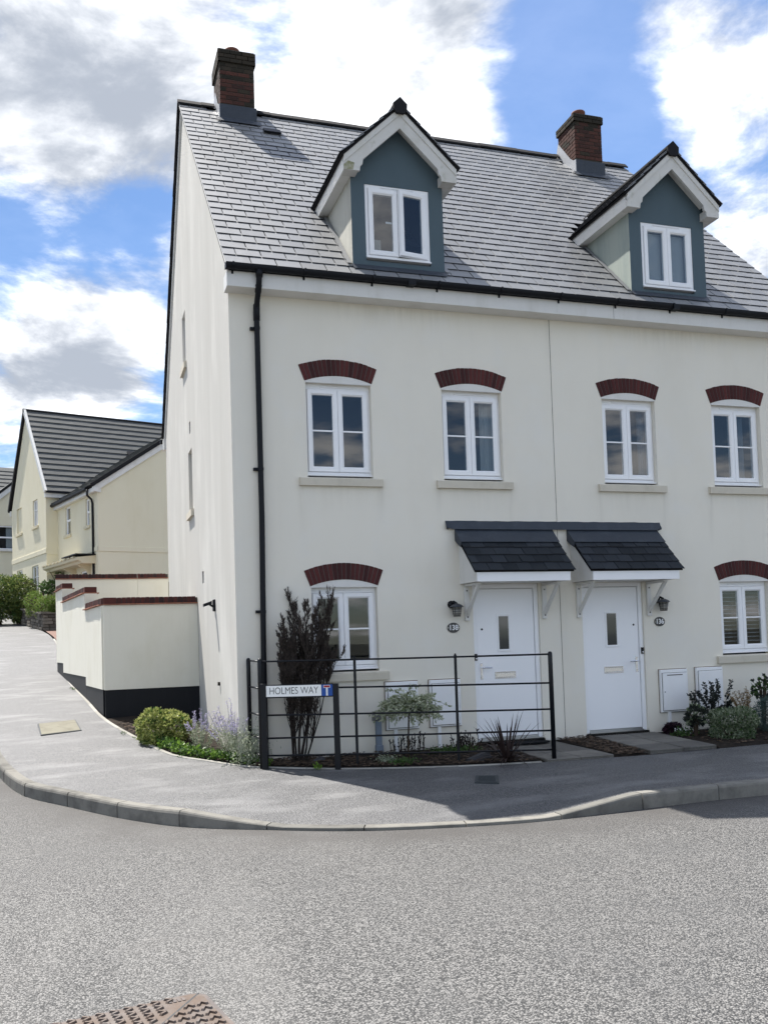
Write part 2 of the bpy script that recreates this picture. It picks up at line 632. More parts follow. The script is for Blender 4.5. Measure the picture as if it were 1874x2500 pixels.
M['soil_line'] = material('dark_base', (.03, .028, .025), .9, .2)
M['slate'] = material('roof_slate', (.1, .1, .105), .5, .9, [(1.6, (.15, .14, .12), .45, .52, .78), ((1.3, .5, .5), (.075, .075, .078), .55, .54, .74), ((9, 2, 2), (.24, .24, .24), .3, .56, .75)],
                      [(45, .22, .004)], rnd=((.138, .144, .154), (.178, .184, .192)))
M['slate_dark'] = material('porch_slate', (.03, .034, .04), .65, .18, [(6, (.022, .025, .03), .5, .5, .75)], [(50, .3, .004)],
                           rnd=((.013, .017, .022), (.030, .036, .045)))
M['roof_under'] = material('roof_felt', (.012, .012, .013), .9, .1)
M['lead'] = material('lead_sheet', (.036, .045, .06), .55, .35, [(5, (.065, .078, .10), .5, .5, .75), ((8, 8, 2), (.022, .028, .038), .5, .55, .75)], [(14, .3, .01)])
M['ridge'] = material('ridge_tile', (.016, .016, .018), .85, .2, [(8, (.03, .03, .029), .5, .5, .7)], [(60, .3, .004)])
M['white'] = material('white_upvc', (.88, .885, .90), .32, .5, [((2, 2, 6), (.80, .805, .81), .35, .55, .8)])
M['white_board'] = material('white_fascia_board', (.70, .69, .66), .5, .4, [((4, 4, 1.0), (.52, .50, .44), .55, .5, .78), (26, (.6, .58, .53), .3, .55, .75)])
M['board_mossy'] = material('weathered_bargeboard', (.62, .605, .57), .55, .4,
                            [((3, 3, 3), (.50, .48, .41), .6, .48, .75), ((7, 7, 5), (.30, .31, .2), .7, .62, .78)], [(60, .1, .003)])
M['moss'] = material('moss_stain', (.25, .25, .15), .9, .2, [(14, (.5, .48, .4), .7, .45, .6)])
M['dormer'] = material('blue_grey_render', (.088, .125, .148), .85, .25, [((1.5, 1.5, .5), (.075, .105, .12), .5, .45, .7), (250, (.12, .16, .18), .3, .5, .7)], [(230, .3, .004)])
M['cheek'] = material('pale_dormer_cheek', (.36, .40, .36), .85, .25, [((4, 4, .5), (.22, .27, .26), .6, .45, .7)], [(230, .3, .004)])
M['cheek_cream'] = material('cream_dormer_cheek', (.52, .51, .45), .85, .25, [((4, 4, .5), (.38, .37, .33), .6, .45, .7)], [(230, .3, .004)])
M['black'] = material('black_gutter_plastic', (.006, .007, .010), .5, .22, [(10, (.011, .013, .018), .5, .5, .7)])
M['fence'] = material('black_painted_iron', (.005, .006, .009), .34, .3, [(30, (.010, .011, .015), .4, .5, .75)], [(40, .06, .003)])
M['brick_arch'] = material('arch_brick', (.12, .04, .035), .85, .25, [(30, (.035, .018, .019), .5, .5, .75)], [(90, .4, .004)], rnd=((.050, .017, .017), (.105, .030, .028)))
M['brick'] = material('red_brick', (.15, .06, .04), .88, .25, [(25, (.028, .022, .019), .5, .5, .75)], [(90, .5, .005)], rnd=((.045, .023, .019), (.095, .038, .028)))
M['brick_mossy'] = material('lichened_brick', (.11, .09, .06), .9, .2, [(25, (.02, .02, .015), .5, .5, .75)], [(90, .5, .005)], rnd=((.024, .022, .017), (.05, .040, .029)))
M['coping'] = material('coping_brick', (.11, .04, .033), .85, .25, [(30, (.05, .03, .028), .5, .5, .75)], [(90, .5, .005)], rnd=((.035, .020, .021), (.095, .030, .026)))
M['tile_red'] = material('creasing_tile', (.30, .12, .075), .8, .25, [(14, (.17, .08, .06), .6, .5, .75)], [(80, .3, .003)], rnd=((.24, .10, .065), (.38, .17, .11)))
M['mortar'] = material('mortar', (.14, .12, .11), .95, .1, [(60, (.10, .09, .08), .5, .5, .7)], [(150, .4, .003)])
M['mortar_dark'] = material('aged_mortar', (.07, .062, .054), .95, .1, [(60, (.04, .036, .032), .5, .5, .7)], [(150, .4, .003)])
M['terracotta'] = material('terracotta_pot', (.15, .062, .042), .8, .25, [(9, (.14, .07, .05), .5, .5, .7)])
M['sill'] = material('stone_sill', (.62, .575, .48), .85, .2, [((5, 5, 3), (.45, .41, .33), .55, .5, .75), (90, (.5, .46, .39), .4, .5, .7)], [(160, .3, .003)])
M['door'] = material('white_door', (.90, .905, .92), .36, .45, [((1.5, 1.5, .6), (.86, .865, .88), .5, .45, .7)])
M['chrome'] = material('polished_steel', (.75, .75, .76), .18, .5, metal=1.0)
M['alu'] = material('aluminium_threshold', (.5, .5, .5), .35, .5, metal=1.0)
M['meter'] = material('white_meter_box', (.86, .865, .87), .5, .4, [((3, 3, 1.5), (.78, .78, .77), .5, .5, .75)])
M['grey_plastic'] = material('grey_blue_duct', (.19, .235, .30), .55, .4, [(4, (.15, .19, .25), .5, .5, .7)])
M['grey_lid'] = material('grey_duct_cap', (.20, .205, .21), .6, .3)
M['glass'] = glass_material()
M['lampglass'] = material('smoked_lamp_glass', (.20, .19, .165), .2, .5, [(40, (.30, .29, .26), .5, .4, .7)])
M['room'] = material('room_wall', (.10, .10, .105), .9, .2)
M['curtain'] = material('pale_curtain', (.55, .55, .54), .9, .2)
M['curtain_blue'] = material('blue_grey_curtain', (.22, .25, .29), .9, .2)
M['blind'] = material('venetian_blind', (.60, .60, .60), .6, .3)
M['cream_thing'] = material('cream_interior_thing', (.5, .47, .42), .8, .2)
M['road'] = asphalt('worn_asphalt', (.022, .0225, .023), (.262, .256, .245), 100, .75,
                    [(.33, (.10, .098, .095), .42, .48, .74), (1.6, (.085, .085, .085), .28, .52, .75), ((.55, .16, 1), (.25, .243, .23), .42, .50, .72), (5.0, (.10, .095, .09), .22, .55, .75)], .007, (.14, .74), .5, 'grime')
M['pave'] = asphalt('pavement_bitmac', (.028, .029, .031), (.17, .169, .171), 105, .6,
                    [((1.1, 2.6, 1), (.205, .204, .203), .55, .5, .68), (3.2, (.075, .075, .08), .42, .5, .75), ((.5, 1.2, 1), (.085, .085, .09), .38, .5, .74), (14, (.06, .06, .06), .25, .58, .75)], .004, (.10, .78), .6)
M['kerb'] = material('kerb_concrete', (.27, .26, .23), .9, .2, [(4.5, (.075, .072, .066), .7, .46, .70), (60, (.17, .16, .145), .5, .5, .7)], [(130, .4, .003)],
                     rnd=((.15, .147, .134), (.235, .225, .20)))
M['edging'] = material('edging_concrete', (.33, .32, .29), .9, .2, [(6, (.18, .175, .15), .5, .5, .75)], [(120, .3, .003)], rnd=((.27, .26, .235), (.38, .37, .335)))
M['slab'] = material('paving_slab', (.23, .22, .20), .85, .25, [(3.2, (.07, .066, .06), .65, .46, .70), (40, (.20, .19, .175), .4, .5, .7)], [(90, .3, .003)], rnd=((.115, .11, .10), (.19, .18, .16)))
M['paver'] = material('block_paver', (.22, .12, .10), .9, .2, [(20, (.13, .08, .07), .5, .5, .7)], rnd=((.17, .10, .085), (.27, .15, .125)))
M['soil'] = material('dark_soil', (.028, .023, .019), .95, .1, [(12, (.05, .04, .032), .6, .5, .7)], [(40, .8, .03)])
M['ground'] = material('rough_ground', (.06, .062, .05), .95, .1, [(.3, (.085, .08, .06), .5, .5, .7)])
M['bark'] = material('bark_chip', (.06, .042, .03), .9, .2, rnd=((.022, .017, .014), (.12, .085, .06)), island=True)
M['stone'] = material('dark_rubble_stone', (.12, .10, .085), .9, .2, [(9, (.06, .05, .045), .5, .5, .7)], [(40, .6, .01)], rnd=((.06, .052, .046), (.24, .215, .18)))
M['rock'] = material('slate_rock', (.055, .055, .062), .8, .3, [(7, (.09, .085, .08), .5, .5, .7)], [(20, .5, .02)])
M['rust'] = material('rusty_cast_iron', (.105, .072, .052), .6, .45, [(7, (.135, .118, .108), .85, .40, .64), (16, (.055, .036, .028), .6, .52, .72)], [(160, .3, .002)])
M['rust_dark'] = material('worn_iron_frame', (.10, .085, .08), .55, .5, [(9, (.2, .15, .12), .5, .5, .7)])
M['cover_fill'] = material('concrete_cover_fill', (.20, .19, .15), .9, .2, [(6, (.125, .115, .085), .7, .46, .7), (30, (.24, .23, .185), .5, .5, .7)], [(70, .4, .004)])
M['cover_dark'] = material('dark_iron_cover', (.030, .036, .040), .6, .4, [(20, (.05, .06, .065), .5, .5, .7)])
M['mat'] = material('black_doormat', (.010, .011, .013), .95, .1, [], [(300, .5, .004)])
M['sign_white'] = material('sign_white', (.92, .92, .89), .4, .4)
M['sign_blue'] = material('sign_blue', (.012, .075, .33), .4, .4)
M['sign_red'] = material('sign_red', (.36, .012, .02), .4, .4)
M['ink'] = material('black_lettering', (.015, .015, .017), .5, .3)
M['plaque'] = material('slate_plaque', (.035, .034, .033), .35, .5, [(16, (.09, .085, .08), .5, .45, .7)])
M['numeral'] = material('white_numeral', (.82, .82, .82), .4, .4)
M['wood_dark'] = material('grey_fence_board', (.14, .14, .10), .9, .2)
M['tile_grey'] = material('grey_roof_tile', (.075, .08, .08), .7, .3, [((1, 1, 6), (.12, .125, .12), .5, .5, .75), (14, (.045, .048, .05), .5, .52, .75)], [(50, .4, .006)])
M['bark_twig'] = material('dark_twig', (.028, .022, .019), .9, .2)
M['stem'] = material('brown_stem', (.07, .05, .035), .9, .2)


def leafmat(name, a, b, rough=.55, trans=.0, spec=.4):
    m = material(name, a, rough, spec, rnd=(a, b), island=True)
    bs = [n for n in m.node_tree.nodes if n.type == 'BSDF_PRINCIPLED'][0]
    if trans:
        t = m.node_tree
        tl = nd(t, 'ShaderNodeBsdfTranslucent')
        mx = nd(t, 'ShaderNodeMixShader')
        mx.inputs[0].default_value = trans
        src = bs.inputs['Base Color'].links[0].from_socket
        lk(t, src, tl.inputs[0])
        out = [n for n in t.nodes if n.type == 'OUTPUT_MATERIAL'][0]
        lk(t, bs.outputs[0], mx.inputs[1])
        lk(t, tl.outputs[0], mx.inputs[2])
        lk(t, mx.outputs[0], out.inputs[0])
    return m


M['lf_yellow'] = leafmat('yellow_green_leaf', (.13, .17, .03), (.50, .52, .20), .38, .3)
M['lf_green'] = leafmat('mid_green_leaf', (.03, .07, .015), (.10, .18, .045), .5, .3)
M['lf_bright'] = leafmat('bright_green_leaf', (.08, .16, .02), (.20, .33, .05), .5, .3)
M['lf_silver'] = leafmat('silver_green_leaf', (.20, .24, .15), (.44, .47, .36), .6, .25)
M['lf_lilac'] = leafmat('lilac_flower', (.30, .27, .43), (.54, .50, .67), .7, .2)
M['lf_dead'] = leafmat('dark_dead_foliage', (.024, .019, .017), (.09, .070, .058), .8, 0)
M['lf_willow'] = leafmat('cream_green_leaf', (.20, .25, .11), (.66, .68, .54), .5, .3)
M['lf_phorm'] = leafmat('bronze_strap_leaf', (.018, .012, .014), (.06, .038, .032), .5, .1)
M['lf_varieg'] = leafmat('variegated_leaf', (.06, .10, .04), (.34, .38, .26), .5, .3)
M['lf_dark'] = leafmat('dark_purple_green_leaf', (.012, .018, .016), (.035, .042, .032), .4, .15)
M['lf_orange'] = leafmat('orange_tinged_leaf', (.16, .12, .05), (.34, .22, .10), .5, .3)
M['lf_blue'] = leafmat('blue_green_needle', (.035, .065, .06), (.09, .14, .12), .6, .2)
M['lf_purple'] = leafmat('deep_purple_leaf', (.018, .008, .016), (.05, .018, .035), .5, .1)
M['lf_bush'] = leafmat('hedge_leaf', (.07, .11, .025), (.26, .30, .09), .5, .35)

# ------------------------------------------------------------------ ground, road, pavement
def GZ(y):
    """pavement level along the rising side street"""
    t = y + 0.2
    up = 0.0815 * (t + math.sqrt(t * t + 0.09)) / 2
    return -0.085 + 0.025 * max(min(y + 0.5, 0.0), -6.0) + min(up, 3.4) + (0.02 if y > -3 else 0.0) * min(1.0, (y + 3) / 3)


def RZ(y):
    return max(-0.268, GZ(y) - 0.158)


def sheet(name, xs, ys, zf, mat, parent=None):
    v, f = [], []
    nx = len(xs)
    for y in ys:
        for x in xs:
            v.append((x, y, zf(x, y)))
    for j in range(len(ys) - 1):
        for i in range(nx - 1):
            a = j * nx + i
            f.append((a, a + 1, a + nx + 1, a + nx))
    me = bpy.data.meshes.new(name)
    me.from_pydata(v, [], f)
    me.materials.append(mat)
    me.polygons.foreach_set('use_smooth', [True] * len(f))
    return struct(name, (0, 0, 0), me)


def catmull(P, n):
    P = [Vector((*p, 0)) if len(p) == 2 else Vector(p) for p in P]
    out = []
    for i in range(len(P) - 1):
        p0, p1, p2, p3 = P[max(i - 1, 0)], P[i], P[i + 1], P[min(i + 2, len(P) - 1)]
        for k in range(n):
            t = k / n
            out.append(0.5 * ((2 * p1) + (p2 - p0) * t + (2 * p0 - 5 * p1 + 4 * p2 - p3) * t * t + (3 * p1 - p0 - 3 * p2 + p3) * t ** 3))
    out.append(P[-1])
    return out


EDGE = [(-8, 45), (-5.3, 33.6), (-4.3, 31), (-3.3, 25.6), (-2.87, 21.9), (-2.55, 17), (-2.39, 12.8), (-2.24, 10.07),
        (-1.8, 6.1), (-1.55, 4.05), (-1.16, 2.23), (-.78, .82), (-.42, .31), (-.14, -.07), (.2, -.45), (1.04, -.95),
        (2.0, -1.29), (2.8, -1.46), (3.52, -1.54), (4.5, -1.59), (5.1, -1.6), (6, -1.56), (6.66, -1.53), (9, -1.5), (24, -1.5)]
KERB = [(-9.6, 45), (-7.2, 33), (-6.9, 30), (-6.1, 24.5), (-5.6, 20.5), (-5.0, 16), (-4.5, 12), (-4.2, 9.3),
        (-3.6, 5.5), (-3.2, 3.3), (-2.95, 1.5), (-2.52, -.1), (-2.0, -1.0), (-1.51, -1.78), (-.97, -2.52), (-.22, -3.08),
        (.51, -3.5), (1.31, -3.74), (2.14, -3.86), (3.2, -3.79), (4.1, -3.73), (5.0, -3.74), (6.2, -3.76), (9, -3.8), (24, -3.8)]
NS = 10
EC = catmull(EDGE, NS)
KC = catmull(KERB, NS)


def upstand(q):
    """kerb height over the road; dropped in the middle for the crossing"""
    if q.y > -2.2:
        return .148
    lo, hi, a, b = -.97, 3.2, -.15, 2.25
    x = q.x
    if x <= lo or x >= hi:
        k = 1.0
    elif x < a:
        k = 1 - (x - lo) / (a - lo)
    elif x > b:
        k = (x - b) / (hi - b)
    else:
        k = 0.0
    return .032 + .116 * k


gx = [-300, -150, -80] + [i for i in range(-44, 45, 4)] + [80, 150, 300]
gy = [-300, -150, -80] + [i for i in range(-40, 61, 4)] + [90, 150, 300]
sheet('ground', gx, gy, lambda x, y: RZ(y) - .10, M['ground'])
rx = [float(i) for i in range(-40, -8)] + [-8 + i * .25 for i in range(72)] + [float(i) for i in range(10, 41)]
ry = [-40 + i * 1.0 for i in range(0, 31)] + [-9.75 + i * .25 for i in range(0, 40)] + [.25 + i * .75 for i in range(0, 66)]
_road = sheet('road', rx, ry, lambda x, y: RZ(y) + .0, M['road'])


def road_grime():
    """silt and moss gather in the channel along the kerb, loose grit a little farther out"""
    me = _road.data
    kp = np.array([(q.x, q.y) for q in KC])
    co = np.empty(len(me.vertices) * 3)
    me.vertices.foreach_get('co', co)
    co = co.reshape(-1, 3)[:, :2]
    g = np.zeros(len(co))
    near = (np.abs(co[:, 0]) < 14) & (np.abs(co[:, 1] + 2) < 9)
    idx = np.nonzero(near)[0]
    d = np.sqrt(((co[idx][:, None, :] - kp[None]) ** 2).sum(2)).min(1)
    g[idx] = .85 * np.exp(-(d / .55) ** 2) + .38 * np.exp(-(d / 1.5) ** 2)
    a = me.attributes.new('grime', 'FLOAT', 'POINT')
    a.data.foreach_set('value', g.clip(0, 1).astype(np.float32))


road_grime()

KW = .125
kn = []
for i, q in enumerate(KC):
    t = KC[min(i + 1, len(KC) - 1)] - KC[max(i - 1, 0)]
    t.normalize()
    kn.append(Vector((-t.y, t.x, 0)))            # towards the pavement


def pavement():
    v, f = [], []
    na = 12
    for i in range(len(EC)):
        k = KC[i] + kn[i] * (KW - .004)
        e = EC[i]
        zk = RZ(KC[i].y) + upstand(KC[i]) - .004
        ze = GZ(e.y)
        for j in range(na + 1):
            s = j / na
            q = k.lerp(e, s)
            z = zk + (ze - zk) * (1 - (1 - s) ** 1.6 if upstand(KC[i]) < .13 else s)
            v.append((q.x, q.y, z))
    for i in range(len(EC) - 1):
        for j in range(na):
            a = i * (na + 1) + j
            f.append((a, a + na + 1, a + na + 2, a + 1))
    me = bpy.data.meshes.new('pavement')
    me.from_pydata(v, [], f)
    me.materials.append(M['pave'])
    me.polygons.foreach_set('use_smooth', [True] * len(f))
    return struct('pavement', (0, 0, 0), me)


pavement()


def resample(curve, step, start):
    """points every `step` along the curve, with index positions"""
    L = [0.0]
    for a, b in zip(curve[:-1], curve[1:]):
        L.append(L[-1] + (b - a).length)
    def at(s):
        k = int(np.searchsorted(L, s, side='right')) - 1
        k = max(0, min(k, len(curve) - 2))
        return curve[k].lerp(curve[k + 1], (s - L[k]) / max(1e-6, L[k + 1] - L[k]))
    return at, L[-1], L


def kerb():
    root = struct('kerb', (0, 0, RZ(0)))
    at, total, L = resample(KC, .9, 0)
    i0 = min(range(len(KC)), key=lambda i: (KC[i] - Vector((-.97, -2.52, 0))).length)
    s = L[i0] % .915
    prof = [(0, -.12), (0, .78), (.05, .91), (.15, 1.0), (1.0, 1.0), (1.0, -.12)]
    while s + .9 < total:
        mb = MB()
        n = 6
        secs = []
        for k in range(n + 1):
            a = s + .006 + (.915 - .012) * k / n
            q = at(a)
            t = (at(a + .02) - at(a - .02)).normalized()
            nn = Vector((-t.y, t.x, 0))
            h = upstand(q)
            zb = RZ(q.y)
            j = random.uniform(-.004, .004) if k in (0, n) else random.uniform(-.0015, .0015)
            secs.append([q + nn * (p[0] * KW + j + random.uniform(-.001, .001)) + Vector((0, 0, zb + (p[1] * h if p[1] > 0 else p[1]))) for p in prof])
        m = len(prof)
        fs = [tuple(range(m)), tuple(range(n * m + m - 1, n * m - 1, -1))]
        for k in range(n):
            for i in range(m):
                j2 = (i + 1) % m
                fs.append((k * m + i, k * m + j2, (k + 1) * m + j2, (k + 1) * m + i))
        mid = at(s + .45)
        if mid.y < 9:
            mb.add([q for sec in secs for q in sec], fs)
            mb.build('kerb_stone', M['kerb'], root)
        s += .915
    # dark bed of the kerb, seen in the joints
    mb = MB()
    for i in range(len(KC) - 1):
        if KC[i].y > 12:
            continue
        a, b = KC[i] + kn[i] * .02, KC[i + 1] + kn[i + 1] * .02
        za, zb = RZ(a.y), RZ(b.y)
        ha, hb = upstand(KC[i]) * .88 - .012, upstand(KC[i + 1]) * .88 - .012
        c, d = KC[i] + kn[i] * .118, KC[i + 1] + kn[i + 1] * .118
        mb.add([a + Vector((0, 0, za - .1)), b + Vector((0, 0, zb - .1)), b + Vector((0, 0, zb + hb)), a + Vector((0, 0, za + ha)),
                c + Vector((0, 0, za + ha)), d + Vector((0, 0, zb + hb))], [(0, 1, 2, 3), (3, 2, 5, 4)])
    mb.build('kerb_bed', M['mortar_dark'], root)


kerb()


def edging():
    root = struct('garden_edging', (0, 0, 0))
    at, total, L = resample(EC, .9, 0)
    i0 = min(range(len(EC)), key=lambda i: (EC[i] - Vector((-2.87, 21.9, 0))).length)
    i1 = min(range(len(EC)), key=lambda i: (EC[i] - Vector((3.38, -1.53, 0))).length)
    s = L[i0]
    while s < L[i1]:
        mb = MB()
        n = 3
        ln = min(.9, L[i1] - s)
        secs = []
        for k in range(n + 1):
            a = s + .003 + (ln - .006) * k / n
            q = at(a)
            t = (at(a + .02) - at(a - .02)).normalized()
            nn = Vector((-t.y, t.x, 0))
            z = GZ(q.y)
            lift = .011
            secs.append([q + nn * d + Vector((0, 0, z + h)) for d, h in ((-.005, -.1), (-.005, lift - .006), (.004, lift), (.046, lift), (.05, lift - .006), (.05, -.1))])
        fs = [(0, 1, 2, 3, 4, 5), tuple(range(n * 6 + 5, n * 6 - 1, -1))]
        for k in range(n):
            for i in range(6):
                j = (i + 1) % 6
                fs.append((k * 6 + i, k * 6 + j, k * 6 + 6 + j, k * 6 + 6 + i))
        mb.add([q for sec in secs for q in sec], fs)
        mb.build('edging_stone', M['edging'], root)
        s += .9


edging()


def bed(name, outer, inner, n=30, m=8, hump=.03):
    """soil between two lines"""
    o, i_ = catmull(outer, 8), catmull(inner, 8)
    oa, ol, _ = resample(o, 1, 0)
    ia, il, _ = resample(i_, 1, 0)
    v, f = [], []
    for a in range(n + 1):
        p, q = oa(ol * a / n), ia(il * a / n)
        for b in range(m + 1):
            s = b / m
            r = p.lerp(q, s)
            z = GZ(r.y if r.y > -.6 else r.y) - .004 + hump * math.sin(s * math.pi) + random.uniform(-.008, .008)
            v.append((r.x, r.y, z))
    for a in range(n):
        for b in range(m):
            k = a * (m + 1) + b
            f.append((k, k + 1, k + m + 2, k + m + 1))
    me = bpy.data.meshes.new(name)
    me.from_pydata(v, [], f)
    me.materials.append(M['soil'])
    return struct(name, (0, 0, 0), me)


bed('planting_bed', [(-1.55, 4.05), (-1.16, 2.23), (-.78, .82), (-.42, .31), (-.14, -.07), (.2, -.45)], [(-.3, 4.13), (-.02, 2.4), (-.02, 1.5), (-.02, .8), (-.02, .3), (.04, -.03)])
bed('planting_bed', [(.2, -.45), (1.04, -.95), (2.0, -1.29), (2.8, -1.46), (3.42, -1.53)], [(.04, -.03), (1.0, -.02), (1.9, -.02), (2.7, -.02), (3.42, -.02)])
bed('planting_bed', [(4.33, -1.58), (4.83, -1.6)], [(4.33, .0), (4.93, .0)], 8, 12, .02)
bed('planting_bed', [(5.9, -1.56), (6.66, -1.53), (9, -1.5), (12, -1.5)], [(5.95, .0), (6.66, -.02), (9, -.02), (12, -.02)])


def chips():
    """bark mulch lying on the beds"""
    mb = MB()
    zones = [((.25, -.42), (3.3, -1.46), 'front', 2300), ((4.36, 0), (4.9, -1.55), 'mid', 800), ((-1.3, 3.5), (0, 0), 'left', 500), ((5.95, -.1), (8.2, -1.48), 'right', 500)]
    for a, b, w, n in zones:
        k = 0
        while k < n:
            if w == 'front':
                x = random.uniform(.15, 3.38)
                yo = float(np.interp(x, [.2, 1.04, 2.0, 2.8, 3.52], [-.45, -.95, -1.29, -1.46, -1.54])) + .06
                y = yo + (-.03 - yo) * random.random() ** 1.2
            elif w == 'mid':
                x, y = random.uniform(4.37, 4.88), random.uniform(-1.55, -.03)
                if x > 4.93 - .1 * (-y / 1.6) - .02:
                    k += 1
                    continue
            elif w == 'left':
                y = random.uniform(-.1, 3.6)
                xo = float(np.interp(y, [-.45, -.07, .31, .82, 2.23, 4.05], [.2, -.14, -.42, -.78, -1.16, -1.55])) + .07
                x = xo + (-.04 - xo) * random.random() ** 1.5
            else:
                x, y = random.uniform(5.97, 8.4), random.uniform(-1.5, -.03)
            k += 1
            s = random.uniform(.012, .034)
            c = Vector((x, y, GZ(y) + .028 + random.uniform(-.004, .012)))
            R = Matrix.Rotation(random.uniform(0, 6.28), 3, 'Z') @ Matrix.Rotation(random.uniform(-.5, .5), 3, 'X')
            l, wd, h = s, s * random.uniform(.3, .55), s * .12
            vs = [c + R @ Vector(q) for q in ((-l, -wd, 0), (l, -wd * .7, 0), (l * .8, wd, 0), (-l * .9, wd * .8, 0), (-l * .9, -wd * .8, h), (l * .9, -wd * .6, h), (l * .7, wd * .8, h), (-l * .8, wd * .7, h))]
            mb.add(vs, [(4, 5, 6, 7), (0, 1, 5, 4), (1, 2, 6, 5), (2, 3, 7, 6), (3, 0, 4, 7)])
    mb.build('bark_mulch', M['bark'], None, 'stuff', fixn=False)


chips()


def path(x0, x1, y0, z, cols, rows, skew=0.0):
    root = struct('garden_path', ((x0 + x1) / 2, y0 / 2, z - .06))
    dx, dy = (x1 - x0) / cols, -y0 / rows
    for c in range(cols):
        for r in range(rows):
            ya, yb = y0 + dy * r, y0 + dy * (r + 1)
            j = random.uniform(-.003, .003)
            def X(x, y):
                return x + skew * (y / y0)
            g = .005
            xa, xb = x0 + dx * c + g, x0 + dx * (c + 1) - g
            ya, yb = ya + g, yb - g
            zz = lambda y: z + j + .022 * (y / -y0)
            t = .007
            bot = [Vector((X(x, y), y, zz(y) - .05)) for x, y in ((xa, ya), (xb, ya), (xb, yb), (xa, yb))]
            mid = [Vector((X(x, y), y, zz(y) - t)) for x, y in ((xa, ya), (xb, ya), (xb, yb), (xa, yb))]
            top = [Vector((X(x, y), y, zz(y))) for x, y in ((xa + t, ya + t), (xb - t, ya + t), (xb - t, yb - t), (xa + t, yb - t))]
            fs = [(3, 2, 1, 0), (8, 9, 10, 11)]
            for i in range(4):
                k = (i + 1) % 4
                fs += [(i, k, k + 4, i + 4), (i + 4, k + 4, k + 8, i + 8)]
            MB().add(bot + mid + top, fs).build('paving_slab', M['slab'], root)
    mb = MB()
    mb.add([Vector((x0 + skew * (y / y0) if s == 0 else x1 + skew * (y / y0), y, z + .022 * (y / -y0) - .014)) for y in (y0, 0) for s in (0, 1)], [(0, 1, 3, 2)])
    mb.build('mortar_bed', M['mortar_dark'], root)


path(3.42, 4.33, -1.55, -.045, 2, 3)
path(4.97, 5.95, -1.57, -.03, 2, 3, -.14)


# covers let into the road and the pavement
def manhole():
    z = RZ(-7) + .004
    a = math.radians(11)
    ux, uy = Vector((-math.cos(a), -math.sin(a), 0)), Vector((math.sin(a), -math.cos(a), 0))
    C0 = Vector((-1.25, -6.81, z))
    Wd, Dp = .90, .66
    root = thing('manhole_cover', 'rusty square manhole cover with raised chevron treads sunk in the grey road', 'manhole cover', C0 + ux * .4 + uy * .3)
    F = Frame(C0, ux, (0, 0, -1), uy)           # u left, v towards the camera, d down
    def outline(k, r):
        P = [(k, k), (Wd - k, k), (Wd - k, Dp - k), (k, Dp - k)]
        pts = []
        for i, (x, y) in enumerate(P):
            sx = 1 if x < Wd / 2 else -1
            sy = 1 if y < Dp / 2 else -1
            c = (x + sx * r, y + sy * r)
            st = {(1, 1): 180, (-1, 1): 270, (-1, -1): 0, (1, -1): 90}[(sx, sy)]
            for q in range(5):
                an = math.radians(st + 90 * q / 4)
                pts.append((c[0] + r * math.cos(an), c[1] + r * math.sin(an)))
        return pts
    MB().poly([F.p(u, v, -.004) for u, v in outline(0, .075)], (0, 0, -.02)).build('rim', M['rust_dark'], root)
    MB().poly([F.p(u, v, -.009) for u, v in outline(.022, .06)], (0, 0, -.02)).build('plate', M['rust'], root)
    mb = MB()
    h = .010
    nx, ny = 14, 10
    for i in range(nx):
        for j in range(ny):
            u, v = .06 + i * .064, .05 + j * .064
            if u > Wd - .05 or v > Dp - .05:
                continue
            diag = u - .03 - v * .92          # two halves meet on a diagonal seam
            if abs(diag) < .028:
                continue
            if 0.02 < v < .12 and abs(diag) < .075:
                continue
            s = 1 if diag > 0 else -1
            for k in (-1, 1):
                if diag > 0:
                    p0, p1 = (u - .024, v), (u + .014, v + k * .024)
                else:
                    p0, p1 = (u, v - .024), (u + k * .024, v + .014)
                d = Vector((p1[0] - p0[0], p1[1] - p0[1]))
                nrm = Vector((-d.y, d.x)).normalized() * .0075
                q = [(p0[0] - nrm.x, p0[1] - nrm.y), (p1[0] - nrm.x, p1[1] - nrm.y), (p1[0] + nrm.x, p1[1] + nrm.y), (p0[0] + nrm.x, p0[1] + nrm.y)]
                cu, cv = (p0[0] + p1[0]) / 2, (p0[1] + p1[1]) / 2
                mb.add([F.p(a_, b_, -.009) for a_, b_ in q] + [F.p(cu + (a_ - cu) * .75, cv + (b_ - cv) * .75, -.009 - h) for a_, b_ in q],
                       [(4, 5, 6, 7), (0, 1, 5, 4), (1, 2, 6, 5), (2, 3, 7, 6), (3, 0, 4, 7)])
    mb.build('chevron_tread', M['rust'], root, 'stuff')
    mb = MB()
    for k in range(4):
        mb.fbox(F, .11 + k * .022, .125 + k * .022, .05, .085, -.0125, -.008)
    mb.build('key_slot', M['rust_dark'], root)
    MB().poly([F.p(.03, .0 + .035, -.0094), F.p(.036, .028, -.0094), F.p(.6, Dp - .035, -.0094), F.p(.594, Dp - .028, -.0094)], (0, 0, -.003)).build('seam', M['cover_dark'], root)


manhole()


